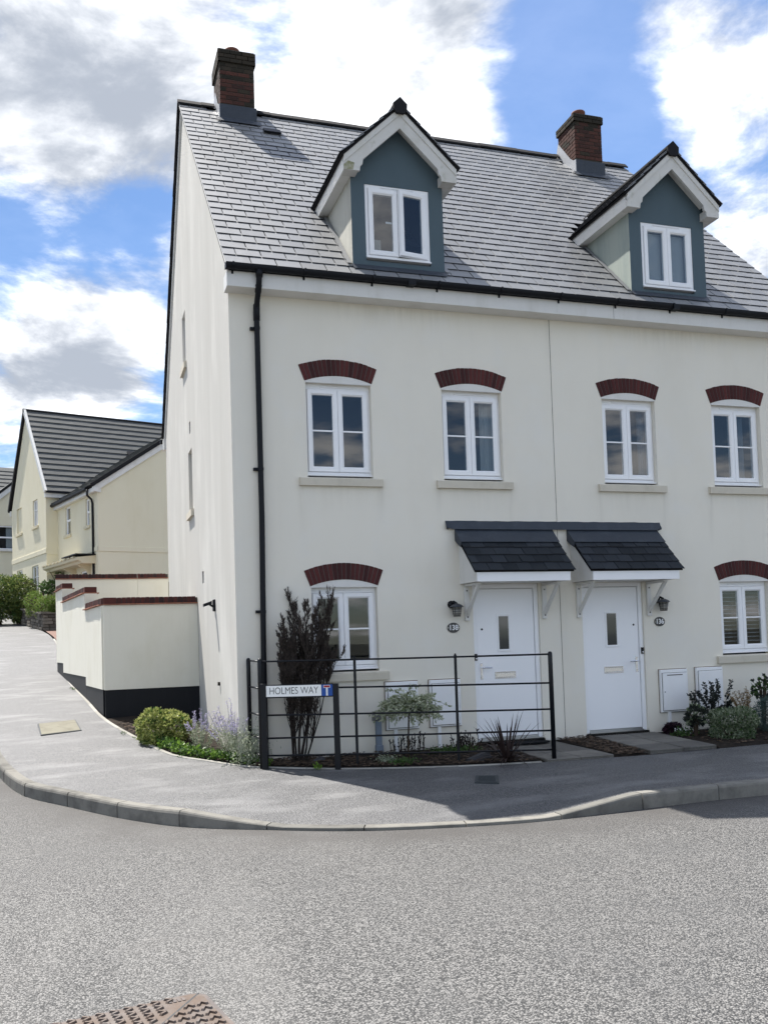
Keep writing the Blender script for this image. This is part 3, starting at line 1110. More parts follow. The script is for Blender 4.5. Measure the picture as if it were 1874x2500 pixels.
def flush_cover(name, label, pts, zf, fill, rim, bars):
    C = sum((Vector((*p, 0)) for p in pts), Vector()) / 4
    C.z = zf(C.x, C.y)
    root = thing(name, label, 'access cover', C)
    P = [Vector((x, y, zf(x, y))) for x, y in pts]
    def ins(k):
        return [p + (C - p).normalized() * k for p in P]
    up = Vector((0, 0, .006))
    MB().poly([p + up for p in ins(0)], (0, 0, -.02)).build('rim', rim, root)
    MB().poly([p + up * 1.7 for p in ins(.035)], (0, 0, -.02)).build('lid', fill, root)
    if bars:
        mb = MB()
        I = ins(.07)
        for k in range(6):
            a, b = I[0].lerp(I[3], (k + .3) / 6), I[1].lerp(I[2], (k + .3) / 6)
            a2, b2 = I[0].lerp(I[3], (k + .7) / 6), I[1].lerp(I[2], (k + .7) / 6)
            mb.poly([a + up * 2.6, b + up * 2.6, b2 + up * 2.6, a2 + up * 2.6], (0, 0, -.012))
        mb.build('rib', rim, root, 'stuff')


flush_cover('inspection_cover', 'yellowish concrete filled inspection cover in the sunny sloping pavement', [(-2.525, 3.938), (-1.965, 4.133), (-1.867, 3.095), (-2.431, 2.88)], lambda x, y: GZ(y) + .012 * 0 - (.0) * x, M['cover_fill'], M['cover_dark'], False)
def pz(x, y):
    e = -1.36
    s = (y - (-3.86)) / (e + 3.86)
    zk, ze = RZ(-3.9) + .032, GZ(-1.4)
    return zk + (ze - zk) * (1 - (1 - s) ** 1.6) + .002


flush_cover('stop_valve_cover', 'small dark ribbed iron cover in the shaded pavement below the railing', [(2.285, -2.02), (2.515, -2.12), (2.35, -2.50), (2.125, -2.37)], pz, M['cover_dark'], M['cover_dark'], True)

# ------------------------------------------------------------------ the pair of houses
PARTY, HW, HD = 4.52, 9.04, 9.77
SL = .9721                                   # roof rise per metre
EY, EZ = -.2, 6.173                          # slate edge at the eaves
RY = HD / 2
RZT = EZ + SL * (RY - EY)
SA = math.atan(SL)


def roof_z(y):
    return EZ + SL * (y - EY) if y < RY else RZT - SL * (y - RY)


def wall_grid(F, us, top, holes, depth, mat, name, parent, v0=-.25, reveal=None):
    """a wall with openings: us = break points along it, top(u) = its height there, holes = (u0, u1, v0, v1)"""
    mb = MB()
    ub = sorted(set([round(x, 4) for x in us] + [round(h[k], 4) for h in holes for k in (0, 1)]))
    for a, b in zip(ub[:-1], ub[1:]):
        m = (a + b) / 2
        hs = sorted([h for h in holes if h[0] - 1e-6 <= m <= h[1] + 1e-6], key=lambda h: h[2])
        lo = v0
        for h in hs:
            mb.add([F.p(a, lo), F.p(b, lo), F.p(b, h[2]), F.p(a, h[2])], [(0, 1, 2, 3)])
            lo = h[3]
        mb.add([F.p(a, lo), F.p(b, lo), F.p(b, top(b)), F.p(a, top(a))], [(0, 1, 2, 3)])
    for u0, u1, w0, w1 in holes:
        q = [(u0, w0), (u1, w0), (u1, w1), (u0, w1)]
        for i in range(4):
            j = (i + 1) % 4
            mb.add([F.p(*q[i], 0), F.p(*q[j], 0), F.p(*q[j], depth), F.p(*q[i], depth)], [(0, 1, 2, 3)])
    return mb.build(name, mat, parent, fixn=False)


def window(F, w, h, parent, bars=True, rec=.085, inside=None, head=.072, open_right=0.0, room=.25, label=None, vent=True, cill=True, jamb=.03):
    """white casement pair set `rec` behind the wall face; F's origin is the opening's lower left corner"""
    mb = MB()
    b0 = .085 if cill else .04
    mb.fbox(F, 0, w, h - head, h, rec, rec + .06)
    mb.fbox(F, 0, jamb, b0, h - head, rec, rec + .06)
    mb.fbox(F, w - jamb, w, b0, h - head, rec, rec + .06)
    mb.fbox(F, 0, w, b0 - .03, b0, rec - .002, rec + .06)
    fr = mb.build('window', M['white'], parent, bevel=.004)
    if label:
        fr['label'] = label
    if cill:
        MB().prism([(rec + .06, .03), (rec - .045, .03), (rec - .045, .046), (rec - .006, .0545), (rec + .06, .0545)], F, .0, w).build('window_board', M['white'], fr)
    if vent:
        MB().fbox(F, w * .24, w * .76, h - head * .62, h - head * .34, rec - .014, rec, .004).build('trickle_vent', M['white'], fr)
    x0, x1, y0, y1 = jamb + .003, w - jamb - .003, b0 + .003, h - head - .003
    xm = (x0 + x1) / 2
    for k, (a, b) in enumerate(((x0, xm - .002), (xm + .002, x1))):
        G = F
        if k == 1 and open_right:
            c, s_ = math.cos(open_right), math.sin(open_right)
            piv = F.p(b, 0, rec)
            u = F.u * c + F.d * s_ * 1.0
            d = F.d * c - F.u * s_ * 1.0
            G = Frame(piv - u * b - d * rec, u, d)
        sw = .068
        sash = MB().ring(G, a, b, y0, y1, sw, rec - .022, rec + .04, .02, .016).build('sash', M['white'], fr)
        MB().fbox(G, a + sw - .004, b - sw + .004, y0 + sw - .004, y1 - sw + .004, rec + .006, rec + .016).build('pane', M['glass'], sash if False else fr)
        if bars:
            ym = (y0 + y1) / 2
            MB().fbox(G, a + sw - .002, b - sw + .002, ym - .011, ym + .011, rec - .004, rec + .0055, .003).build('glazing_bar', M['white'], fr)
        # shadow gap between sash and glass
    if room:
        mb = MB()
        d0, d1 = rec + .0605, rec + 1.1
        e = room
        P = [(-e, -.1), (w + e, -.1), (w + e, h + .1), (-e, h + .1)]
        for i in range(4):
            j = (i + 1) % 4
            mb.add([F.p(*P[i], d0), F.p(*P[j], d0), F.p(*P[j], d1), F.p(*P[i], d1)], [(0, 1, 2, 3)])
        mb.add([F.p(*q, d1) for q in P], [(0, 1, 2, 3)])
        # closes the gap round the frame
        mb.add([F.p(-e, -.1, d0), F.p(w + e, -.1, d0), F.p(w + e, .056, d0), F.p(-e, .056, d0)], [(0, 1, 2, 3)])
        mb.add([F.p(-e, h - .02, d0), F.p(w + e, h - .02, d0), F.p(w + e, h + .1, d0), F.p(-e, h + .1, d0)], [(0, 1, 2, 3)])
        mb.add([F.p(-e, -.1, d0), F.p(.01, -.1, d0), F.p(.01, h + .1, d0), F.p(-e, h + .1, d0)], [(0, 1, 2, 3)])
        mb.add([F.p(w - .01, -.1, d0), F.p(w + e, -.1, d0), F.p(w + e, h + .1, d0), F.p(w - .01, h + .1, d0)], [(0, 1, 2, 3)])
        mb.build('room_lining', M['room'], fr, fixn=False)
    if inside:
        for kind, a, b in inside:
            if kind.startswith('curtain'):
                mb = MB()
                n = 40
                vs = []
                for i in range(n + 1):
                    u = w * (a + (b - a) * i / n)
                    d = rec + .13 + .018 * math.sin(i * 1.25) + .007 * math.sin(i * 2.9)
                    sk = .03 * math.sin(i * .35)
                    vs += [F.p(u + sk * .3, .06, d), F.p(u, h - head * .2, d)]
                mb.add(vs, [(2 * i, 2 * i + 2, 2 * i + 3, 2 * i + 1) for i in range(n)])
                mb.build('curtain', M['curtain_blue' if 'blue' in kind else 'curtain'], fr, smooth=True, fixn=False)
            elif kind.startswith('blind'):
                opened = kind == 'blind_open'
                mb = MB()
                pitch = .060 if opened else .046
                n = int((h - .15) / pitch)
                for i in range(n):
                    v = .08 + i * pitch
                    if opened:
                        q = ((v, rec + .062), (v + .012, rec + .098))
                    else:
                        q = ((v - .016, rec + .074), (v + .026, rec + .064))
                    mb.add([F.p(w * a, q[0][0], q[0][1]), F.p(w * b, q[0][0], q[0][1]), F.p(w * b, q[1][0], q[1][1]), F.p(w * a, q[1][0], q[1][1])], [(0, 1, 2, 3)])
                mb.build('blind', M['blind'], fr, 'stuff', fixn=False)
            elif kind == 'bowl':
                mb = MB()
                mb.lathe(F.p(w * a, .10, rec + .16), [(.05, 0), (.10, .02), (.125, .05), (.12, .055), (.09, .03), (.0, .025)], 18)
                mb.build('bowl', M['curtain'], fr, smooth=True)
            elif kind == 'card':
                mb = MB().fbox(F, w * a, w * b, .15, .36, rec + .14, rec + .15)
                mb.build('picture_frame', M['cream_thing'], fr)
            elif kind == 'handle':
                MB().fbox(F, w * a, w * b, h * .53, h * .53 + .022, rec + .035, rec + .05).build('window_handle', M['white'], fr)
            elif kind == 'chair':
                mb = MB()
                mb.fbox(F, w * a, w * b, .1, .42, rec + .3, rec + .33)
                mb.build('chair_back', M['cream_thing'], fr)
    return fr


def arch(F, w, rise, parent, n=17):
    """segmental brick arch over an opening of width w; F's origin is the opening's upper left corner"""
    ext = .012
    cx = w / 2
    half = w / 2 + ext
    r = (half * half + rise * rise) / (2 * rise)
    cy = rise - r + .012
    a0 = math.asin(half / r)
    bh = .218
    root = MB()
    N = 24
    pts = [F.p(cx + (r - .002) * math.sin(-a0 + 2 * a0 * i / N), cy + (r - .002) * math.cos(-a0 + 2 * a0 * i / N), -.004) for i in range(N + 1)]
    root.poly(pts + [F.p(cx + half - .004, -.004, -.004), F.p(cx - half + .004, -.004, -.004)], F.d * .03)
    pan = root.build('arch', M['white_board'], parent)
    mb = MB()
    o, q = [], []
    for i in range(N + 1):
        t = -a0 * 1.0 + 2 * a0 * i / N
        o.append(F.p(cx + (r + bh - .004) * math.sin(t), cy + (r + bh - .004) * math.cos(t), -.0045))
        q.append(F.p(cx + (r + .003) * math.sin(t), cy + (r + .003) * math.cos(t), -.0045))
    for i in range(N):
        mb.poly([q[i], q[i + 1], o[i + 1], o[i]], F.d * .03)
    mb.build('mortar_joint', M['mortar'], pan)
    for i in range(n):
        ta = -a0 + 2 * a0 * i / n
        tb = -a0 + 2 * a0 * (i + 1) / n
        g = .0036 / r
        ta, tb = ta + g, tb - g
        gi = random.uniform(-.0025, .0025)
        d0 = -.010 + random.uniform(-.0015, .0015)
        P = []
        for t, rr in ((ta, r + .002), (tb, r + .002), (tb, r + bh + gi), (ta, r + bh + gi)):
            P.append((cx + rr * math.sin(t), cy + rr * math.cos(t)))
        c = (sum(p[0] for p in P) / 4, sum(p[1] for p in P) / 4)
        k = .94
        fr = [F.p(c[0] + (x - c[0]) * k, c[1] + (y - c[1]) * (1 - (1 - k) * .35), d0) for x, y in P]
        ed = [F.p(x, y, d0 + .004) for x, y in P]
        bk = [F.p(x, y, .01) for x, y in P]
        fs = [(0, 1, 2, 3)]
        for a in range(4):
            b = (a + 1) % 4
            fs += [(a, a + 4, b + 4, b), (a + 4, a + 8, b + 8, b + 4)]
        MB().add(fr + ed + bk, fs).build('brick', M['brick_arch'], pan, fixn=False)
    return pan


def stone_sill(F, u0, u1, v1, parent, proj=.055, hgt=.105):
    return MB().prism([(-proj, v1 - hgt), (-proj, v1 - .012), (-proj + .004, v1 - .006), (0.09, v1 + .014), (.09, v1 - .02), (-.001, v1 - .02), (-.001, v1 - hgt), (-.02, v1 - hgt + .008), (-.03, v1 - hgt)], F, u0, u1).build('window_sill', M['sill'], parent)


H = {}
H['138'] = thing('terraced_house', 'cream end house numbered 138 with downpipe, streaked gable wall and propped open dormer window', 'house', (2.26, 4.9, 0), 'pair of cream houses with slate roofs')
H['136'] = thing('terraced_house', 'cream house numbered 136 with venetian blinds at its dormer and ground floor windows', 'house', (6.78, 4.9, 0), 'pair of cream houses with slate roofs')
FF = Frame((0, 0, 0))
WW, Z0, Z1, G0, G1 = .882, 3.542, 4.785, 1.017, 2.118
DOORS = {'138': (3.195, 4.19), '136': (4.86, 5.855)}
WINX = {'138': [.966, 2.848], '136': [5.318, 7.186]}


def houses():
    for num, x0, x1 in (('138', 0, PARTY), ('136', PARTY, HW)):
        h = H[num]
        wx = WINX[num]
        gx_ = wx[0] if num == '138' else wx[1]
        dx0, dx1 = DOORS[num]
        holes = [(x, x + WW, Z0, Z1) for x in wx] + [(gx_, gx_ + WW, G0, G1), (dx0, dx1, -.02, 2.13)]
        jl, jr = (x0, x1 - .004) if num == '138' else (x0 + .004, x1)
        F = Frame((0, 0, 0))
        wall_grid(F, [jl, jr], lambda u: 6.0, holes, .16, M['render'], 'front_wall', h, -.045)
        MB().box(jl, dx0, .012, .1, -.3, -.0448).box(dx1, jr, .012, .1, -.3, -.0448).build('base_course', M['soil_line'], h)
        # upstairs windows
        ins = {(0, '138'): [('curtain_blue', .02, .16), ('bowl', .72, .8)], (1, '138'): [('curtain', .72, 1.0)],
               (0, '136'): [('curtain_blue', .80, .93)], (1, '136'): [('curtain_blue', .64, .8), ('chair', .7, .86)]}
        for i, x in enumerate(wx):
            window(F.at(x, Z0), WW, Z1 - Z0, h, inside=ins[(i, num)])
            arch(F.at(x, Z1), WW, .083, h)
            stone_sill(F, x - .115, x + WW + .12, Z0 - .008, h)
        g_in = [('blind_open', .03, .97)] if num == '136' else [('curtain', .0, .98)] if False else None
        window(F.at(gx_, G0), WW, G1 - G0, h, inside=g_in)
        arch(F.at(gx_, G1), WW, .083, h)
        stone_sill(F, gx_ - .115, gx_ + WW + .12, G0 - .008, h)
        door(F, dx0, dx1, h, num)
    # the party line between the two fronts
    MB().box(PARTY - .0045, PARTY + .0045, .006, .05, -.045, 6.0).build('expansion_joint', M['mortar'], H['138'])


def door(F, x0, x1, h, num):
    left = num == '138'                       # handle on the left
    mb = MB()
    fw = .062
    zt = 2.13
    d0 = .03
    mb.fbox(F, x0, x0 + fw, 0.0, zt, d0, d0 + .08, .006)
    mb.fbox(F, x1 - fw, x1, 0.0, zt, d0, d0 + .08, .006)
    mb.fbox(F, x0 + fw, x1 - fw, zt - fw, zt, d0, d0 + .08, .006)
    fr = mb.build('door_frame', M['white'], h)
    d = d0 + .022
    a, b = x0 + fw + .005, x1 - fw - .005
    sl = MB().fbox(F, a, b, .045, zt - fw - .005, d, d + .05, .004).build('door', M['door'], h)
    mb = MB().fbox(F, x0 + fw, x1 - fw, 0.0, .02, d0 - .015, d + .05).fbox(F, x0 + fw + .002, x1 - fw - .002, .022, .042, d - .004, d + .05)
    mb.build('threshold', M['alu'], sl)
    MB().fbox(F, x0 - .02, x1 + .02, -.05, -.002, .0, .16).build('door_step', M['soil_line'], h)
    pl = 3.56 if left else 5.245
    pw = .205 if left else .215
    mb = MB().ring(F, pl, pl + pw, 1.205, 1.715, .03, d - .012, d + .002, .008, .006)
    mb.build('glazing_trim', M['door'], sl)
    MB().fbox(F, pl + .028, pl + pw - .028, 1.233, 1.687, d - .004, d + .002).build('door_pane', M['door_glass'], sl)
    l0 = 3.51 if left else 5.205
    mb = MB().ring(F, l0, l0 + .31, .835, .93, .016, d - .010, d + .001, .004, .003)
    mb.build('letter_plate', M['chrome'], sl)
    MB().fbox(F, l0 + .017, l0 + .293, .852, .913, d - .008, d + .001, .003).build('letter_flap', M['chrome'], sl)
    hx = 3.295 if left else 5.755
    hx = a + .05 if left else b - .05
    sgn = 1 if left else -1
    mb = MB().fbox(F, hx - .016, hx + .016, .835, 1.055, d - .010, d, .004)
    mb.tube([F.p(hx, .995, d - .008), F.p(hx, .995, d - .05), F.p(hx + sgn * .02, .995, d - .055), F.p(hx + sgn * .135, .99, d - .052)], .0095, 8)
    mb.tube([F.p(hx, .875, d - .02), F.p(hx, .875, d)], .012, 10)
    mb.build('handle', M['chrome'], sl, smooth=False)
    px = a + .075 if left else b - .075
    MB().tube([F.p(px, 1.515, d - .006), F.p(px, 1.515, d + .001)], .014, 12).build('spy_hole', M['ink'], sl)
    kx = x0 + .03 if left else x1 - .03
    mb = MB().fbox(F, kx - .018, kx + .018, 1.095, 1.185, d0 - .022, d0 + .001, .005)
    k = mb.build('door_bell', M['black'], fr)
    MB().tube([F.p(kx, 1.12, d0 - .026), F.p(kx, 1.12, d0 - .02)], .011, 10).build('bell_push', M['numeral'], k)


def door_glass():
    m = bpy.data.materials.new('door_glass')
    m.use_nodes = True
    b = m.node_tree.nodes['Principled BSDF']
    b.inputs['Base Color'].default_value = (.035, .04, .045, 1)
    b.inputs['Roughness'].default_value = .05
    b.inputs['Specular IOR Level'].default_value = .8
    return m


M['door_glass'] = door_glass()
houses()


# side and back walls
def gable_walls():
    h = H['138']
    F = Frame((0, HD, 0), (0, -1, 0), (1, 0, 0))          # u runs from the back corner to the front one
    U = lambda y: HD - y
    top = lambda u: roof_z(HD - u) - .05 if True else 0
    holes = [(U(5.66), U(5.13), 6.50, 7.46), (U(5.10), U(4.53), 3.76, 4.83), (U(4.86), U(4.66), 5.12, 5.33), (U(3.43), U(3.22), 2.40, 2.59)]
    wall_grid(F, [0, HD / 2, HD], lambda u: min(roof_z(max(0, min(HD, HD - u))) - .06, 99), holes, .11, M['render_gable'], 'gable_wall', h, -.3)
    window(F.at(U(5.66), 6.50), .53, .96, h, bars=False, vent=False, rec=.07, room=.02, label='narrow window high in the gable wall')
    for a, b, z0, z1 in ((U(5.10), U(4.53), 3.76, 4.83), ):
        MB().fbox(F, a, b, z0, z1, .085, .12).build('blind_recess', M['render_gable'], h)
    for a, b, z0, z1 in ((U(4.86), U(4.66), 5.12, 5.33), (U(3.43), U(3.22), 2.40, 2.59)):
        g = MB().fbox(F, a, b, z0, z1, .03, .05).build('air_vent', M['grey_lid'], h)
        mb = MB()
        for k in range(4):
            mb.fbox(F, a + .01, b - .01, z0 + .015 + k * .048, z0 + .035 + k * .048, .018, .03)
        mb.build('louvre', M['grey_lid'], g, 'stuff')
    stone_sill(F, U(5.76), U(5.03), 6.495, h, .05, .12)
    stone_sill(F, U(5.22), U(4.41), 3.755, h, .05, .12)
    # small drip pipe end low on the wall
    MB().fbox(F, U(1.66), U(1.60), .845, .895, -.03, .01).build('overflow_pipe', M['soil_line'], h)
    h2 = H['136']
    F2 = Frame((HW, 0, 0), (0, 1, 0), (-1, 0, 0))
    wall_grid(F2, [0, HD / 2, HD], lambda u: roof_z(max(0, min(HD, u))) - .06, [], .1, M['render'], 'gable_wall', h2, -.3)
    for hh, a, b in ((h, 0, PARTY), (h2, PARTY, HW)):
        MB().add([(a, HD, -.3), (b, HD, -.3), (b, HD, 6.0), (a, HD, 6.0)], [(0, 1, 2, 3)]).build('back_wall', M['render'], hh, fixn=False)
    # cream edge band where gable and front meet the ground
    MB().box(-.012, -.002, .03, HD, -.3, GZ(1.0) - .2).build('base_course', M['soil_line'], h)


gable_walls()

# ------------------------------------------------------------------ roofs
UPV = Vector((0, math.cos(SA), math.sin(SA)))
NRM = Vector((0, -math.sin(SA), math.cos(SA)))
E0 = Vector((0, EY, EZ))
ROOFS = {}
DORM = {'138': (2.305, -.012), '136': (6.553, 0.0)}
DHW = .652                                     # half width of a dormer's box


def slate_mesh(w, l=.33, t=.0085, name='slate', mat=None, chip=False):
    j = lambda: random.uniform(-.0025, .0025)
    c = .004
    bot = [(-w / 2 + j(), j(), 0), (w / 2 + j(), j(), 0), (w / 2, l, 0), (-w / 2, l, 0)]
    top = [(x * .985, y + c if y < .1 else y, t) for x, y, z in bot]
    fs = [(4, 5, 6, 7), (0, 1, 5, 4), (1, 2, 6, 5), (3, 0, 4, 7)]
    me = bpy.data.meshes.new(name)
    me.from_pydata(bot + top, [], fs)
    me.materials.append(mat or M['slate'])
    me.materials.append(M['slate_edge_shade'])
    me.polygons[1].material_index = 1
    return me


SW, SG = .318, .2365
TILT = Matrix.Rotation(-math.atan(.0125 / SG), 3, 'X')
RB = Matrix((Vector((1, 0, 0)), UPV, NRM)).transposed()


def roofs():
    V = {k: [slate_mesh(w) for _ in range(5)] for k, w in (('f', SW - .0025), ('h', SW * .5 - .0025))}
    total = (RY - EY) / math.cos(SA)
    rows = int(total / SG)
    for num, x0, x1 in (('138', -.055, PARTY), ('136', PARTY, HW + .055)):
        mb = MB()
        for s, (ya, yb) in enumerate(((EY + .02, RY), (RY, HD + .2))):
            if s == 0:
                mb.poly([(x0 + .01, ya, roof_z(ya) - .012), (x1 - (.01 if num == '136' else 0), ya, roof_z(ya) - .012), (x1 - (.01 if num == '136' else 0), yb, RZT - .012), (x0 + .01, yb, RZT - .012)], -NRM * .05)
            else:
                n2 = Vector((0, NRM.y * -1, NRM.z))
                z2 = RZT - SL * (yb - RY)
                mb.poly([(x0, ya, RZT + .008), (x1, ya, RZT + .008), (x1, yb, z2 + .008), (x0, yb, z2 + .008)], -n2 * .07)
        R = mb.build('roof', M['roof_under'], H[num])
        ROOFS[num] = R
        cx, cy = DORM[num]
        items = []
        k0 = x0 if num == '138' else x0
        n = int(round((x1 - x0) / SW))
        sw = (x1 - x0) / n
        for r in range(rows + 1):
            d = r * SG
            y = EY + d * math.cos(SA)
            z = EZ + d * math.sin(SA)
            off = 0 if r % 2 == 0 else .5
            cells = []
            if off:
                cells.append((x0 + sw * .25, 'h'))
                cells += [(x0 + sw * (i + 1), 'f') for i in range(n - 1)]
                cells.append((x1 - sw * .25, 'h'))
            else:
                cells += [(x0 + sw * (i + .5), 'f') for i in range(n)]
            zt = z + .1
            for x, k in cells:
                hwid = sw * (.25 if k == 'h' else .5)
                if abs(x - cx) + hwid < DHW + .03 and y > .08 and z < 8.2:
                    continue
                if abs(x - cx) < (8.45 - z) * .98 and 8.0 < z and False:
                    continue
                ch = {'138': (.59, 1.26, 4.4), '136': (7.54, 8.20, 4.22)}[num]
                if ch[0] < x < ch[1] and y > ch[2] + .02:
                    continue
                items.append((r, x, k, y, z))
        items.sort(key=lambda q: q[0])
        mbx = MB()
        for idx, (r, x, k, y, z) in enumerate(items):
            me = random.choice(V[k])
            rot = RB @ TILT @ Matrix.Rotation(random.gauss(0, .004), 3, 'Y') @ Matrix.Rotation(random.gauss(0, .003), 3, 'Z')
            loc = Vector((x, y, z)) + NRM * (.0128 + random.uniform(0, .0015)) + UPV * random.gauss(0, .0022)
            if idx < 292:
                obj('slate', me, R, loc, rot)
            else:
                mbx.add([loc + rot @ v.co for v in me.vertices], [tuple(p.vertices) for p in me.polygons])
        # each far slate keeps its own tone through its island
        mbx.build('upper_slates', M['slate_island'], R, 'stuff', fixn=False)
        # ridge tiles
        n = 11
        xs = np.linspace(x0 - .02 if num == '138' else x0, x1 if num == '138' else x1 + .02, n + 1)
        ch = {'138': (.58, 1.27), '136': (7.53, 8.21)}[num]
        for a, b in zip(xs[:-1], xs[1:]):
            for u0, u1 in ((a, min(b, ch[0])), (max(a, ch[1]), b)):
                if u1 - u0 < .05:
                    continue
                j = random.uniform(-.006, .006)
                c, sn = math.cos(SA) * .165, math.sin(SA) * .165
                zt = RZT + .085 + j
                prof = [(RY - c, zt - sn), (RY - .02, zt - .012), (RY, zt), (RY + .02, zt - .012), (RY + c, zt - sn), (RY + c, zt - sn - .03), (RY, zt - .03), (RY - c, zt - sn - .03)]
                MB().prism(prof, WORLD, u0 + .003, u1 - .003).build('ridge_tile', M['ridge'], R)
        # pale bedding under the ridge and along the verges
        if num == '138':
            mb = MB()
            for k in range(2):
                pass
            v0, v1 = E0 + NRM * -.03, Vector((0, RY, RZT)) + NRM * -.03
            mb.poly([Vector((-.048, 0, 0)) + v0 + UPV * .0, Vector((-.004, 0, 0)) + v0, Vector((-.004, 0, 0)) + v1, Vector((-.048, 0, 0)) + v1], NRM * .022)
            mb.build('verge_bedding', M['white_board'], R)
            # back verge: dark tile edges over a pale board
            n2 = Vector((0, -NRM.y, NRM.z))
            d2 = Vector((0, math.cos(SA), -math.sin(SA)))
            mb = MB()
            P = Vector((0, RY, RZT + .01))
            L = (HD + .22 - RY) / math.cos(SA)
            nn = 30
            for i in range(nn):
                a, b = P + d2 * (L * i / nn), P + d2 * (L * (i + 1) / nn + .01)
                j = random.uniform(0, .006)
                mb.poly([a + Vector((-.075 - j, 0, 0)), a + Vector((.05, 0, 0)), b + Vector((.05, 0, 0)) + n2 * .02, b + Vector((-.075 - j, 0, 0)) + n2 * .02], n2 * .03)
            mb.build('verge_tile', M['ridge'], R, 'stuff')
            mb = MB()
            mb.poly([P + Vector((-.028, 0, 0)) - n2 * .075, P + Vector((-.028, 0, 0)) - n2 * .205, P + d2 * L + Vector((-.028, 0, 0)) - n2 * .205, P + d2 * L + Vector((-.028, 0, 0)) - n2 * .075], (.025, 0, 0))
            mb.build('verge_board', M['white_board'], R)
            MB().box(-.05, .0, HD + .0, HD + .24, 5.86, 6.10).build('box_end', M['white_board'], R)
            MB().tube([(-.1, HD + .31, 6.1), (PARTY, HD + .31, 6.1)], .06, 10).build('back_gutter', M['black'], R)


def slate_island():
    m = material('roof_slate_far', (.1, .1, .105), .5, .9, [(1.6, (.15, .14, .12), .45, .52, .78), ((1.3, .5, .5), (.075, .075, .078), .55, .54, .74), ((9, 2, 2), (.24, .24, .24), .3, .56, .75)],
                 [(45, .22, .004)], rnd=((.138, .144, .154), (.178, .184, .192)), island=True)
    return m


M['slate_island'] = slate_island()
roofs()


def roof_vent():
    p = E0 + UPV * 5.9 + Vector((1.46, 0, 0)) + NRM * .03
    mb = MB().poly([p + Vector((-.15, 0, 0)), p + Vector((.15, 0, 0)), p + Vector((.15, 0, 0)) + UPV * .16, p + Vector((-.15, 0, 0)) + UPV * .16], NRM * .035)
    mb.build('roof_vent', M['black'], ROOFS['138'])


roof_vent()


# ------------------------------------------------------------------ eaves
def eaves():
    for num, x0, x1 in (('138', -.05, PARTY), ('136', PARTY, HW + .05)):
        h = H[num]
        MB().box(x0, x1, -.25, .02, 5.868, 6.062).build('fascia', M['white_board'], h, bevel=.004)
        g = MB()
        n = 10
        prof = []
        for i in range(n + 1):
            a = math.pi + math.pi * i / n
            prof.append((-.312 + .056 * math.cos(a), 6.118 + .062 * math.sin(a)))
        for i in range(n, -1, -1):
            a = math.pi + math.pi * i / n
            prof.append((-.312 + .050 * math.cos(a), 6.118 + .055 * math.sin(a)))
        a = x0 - (.02 if num == '138' else 0)
        b = x1 + (.02 if num == '136' else 0)
        mb = MB().prism(prof, WORLD, a, b)
        if num == '138':
            mb.box(a - .004, a, -.368, -.256, 6.056, 6.12)
        mb.box(a, b, -.262, -.2515, 6.064, 6.15)
        gu = mb.build('gutter', M['black'], h, fixn=False)
        xs = [x for x in np.arange(.02, HW, .905) if (x < PARTY) == (num == '138')]
        for x in xs:
            m2 = MB()
            m2.box(x - .013, x + .013, -.259, -.2505, 6.02, 6.075)
            for i in range(8):
                t0, t1 = math.pi + math.pi * i / 8, math.pi + math.pi * (i + 1) / 8
                m2.poly([(x - .012, -.312 + .0575 * math.cos(t0), 6.118 + .0635 * math.sin(t0)), (x + .012, -.312 + .0575 * math.cos(t0), 6.118 + .0635 * math.sin(t0)),
                         (x + .012, -.312 + .0575 * math.cos(t1), 6.118 + .0635 * math.sin(t1)), (x - .012, -.312 + .0575 * math.cos(t1), 6.118 + .0635 * math.sin(t1))],
                        Vector((0, math.cos((t0 + t1) / 2), math.sin((t0 + t1) / 2))) * .008)
            m2.box(x - .012, x + .012, -.38, -.365, 6.085, 6.13)
            m2.build('gutter_bracket', M['black'], gu, 'stuff' if False else None, fixn=False)
        for jx in ([2.35] if num == '138' else [6.4]):
            MB().box(jx - .05, jx + .05, -.374, -.25, 6.05, 6.123).build('gutter_union', M['black'], gu)
        if num == '136':
            MB().box(PARTY + .9, PARTY + .904, -.2512, -.25, 5.868, 6.062).build('fascia_joint', M['mortar_dark'], h)
    # downpipe
    h = H['138']
    x = .345
    yb = -.062
    pts = [(x, -.31, 6.06), (x, -.31, 5.99), (x, -.285, 5.93), (x + .0, -.24, 5.86), (x, -.12, 5.74), (x, -.075, 5.68), (x, yb, 5.6), (x - .0, yb, 3), (x - .025, yb, 1.2), (x - .025, yb, -.04)]
    dp = MB().tube(pts, .036, 12).build('downpipe', M['black'], h, smooth=True)
    MB().tube([(x, -.312, 6.075), (x, -.312, 5.985)], [.05, .044], 12).build('outlet', M['black'], dp, smooth=True)
    MB().tube([(x, -.075, 5.72), (x, yb, 5.62), (x, yb, 5.52)], .043, 12).build('collar', M['black'], dp, smooth=True)
    MB().tube([(x, -.2, 5.83), (x, -.26, 5.905)], .042, 12).build('collar', M['black'], dp, smooth=True)
    for z in (5.42, 3.62, 1.82):
        xx = x if z > 3 else x - .018
        mb = MB().box(xx - .085, xx + .0, -.045, -.001, z - .018, z + .018)
        mb.tube([(xx, yb, z - .017), (xx, yb, z + .017)], .041, 12)
        mb.build('pipe_clip', M['black'], dp)


eaves()


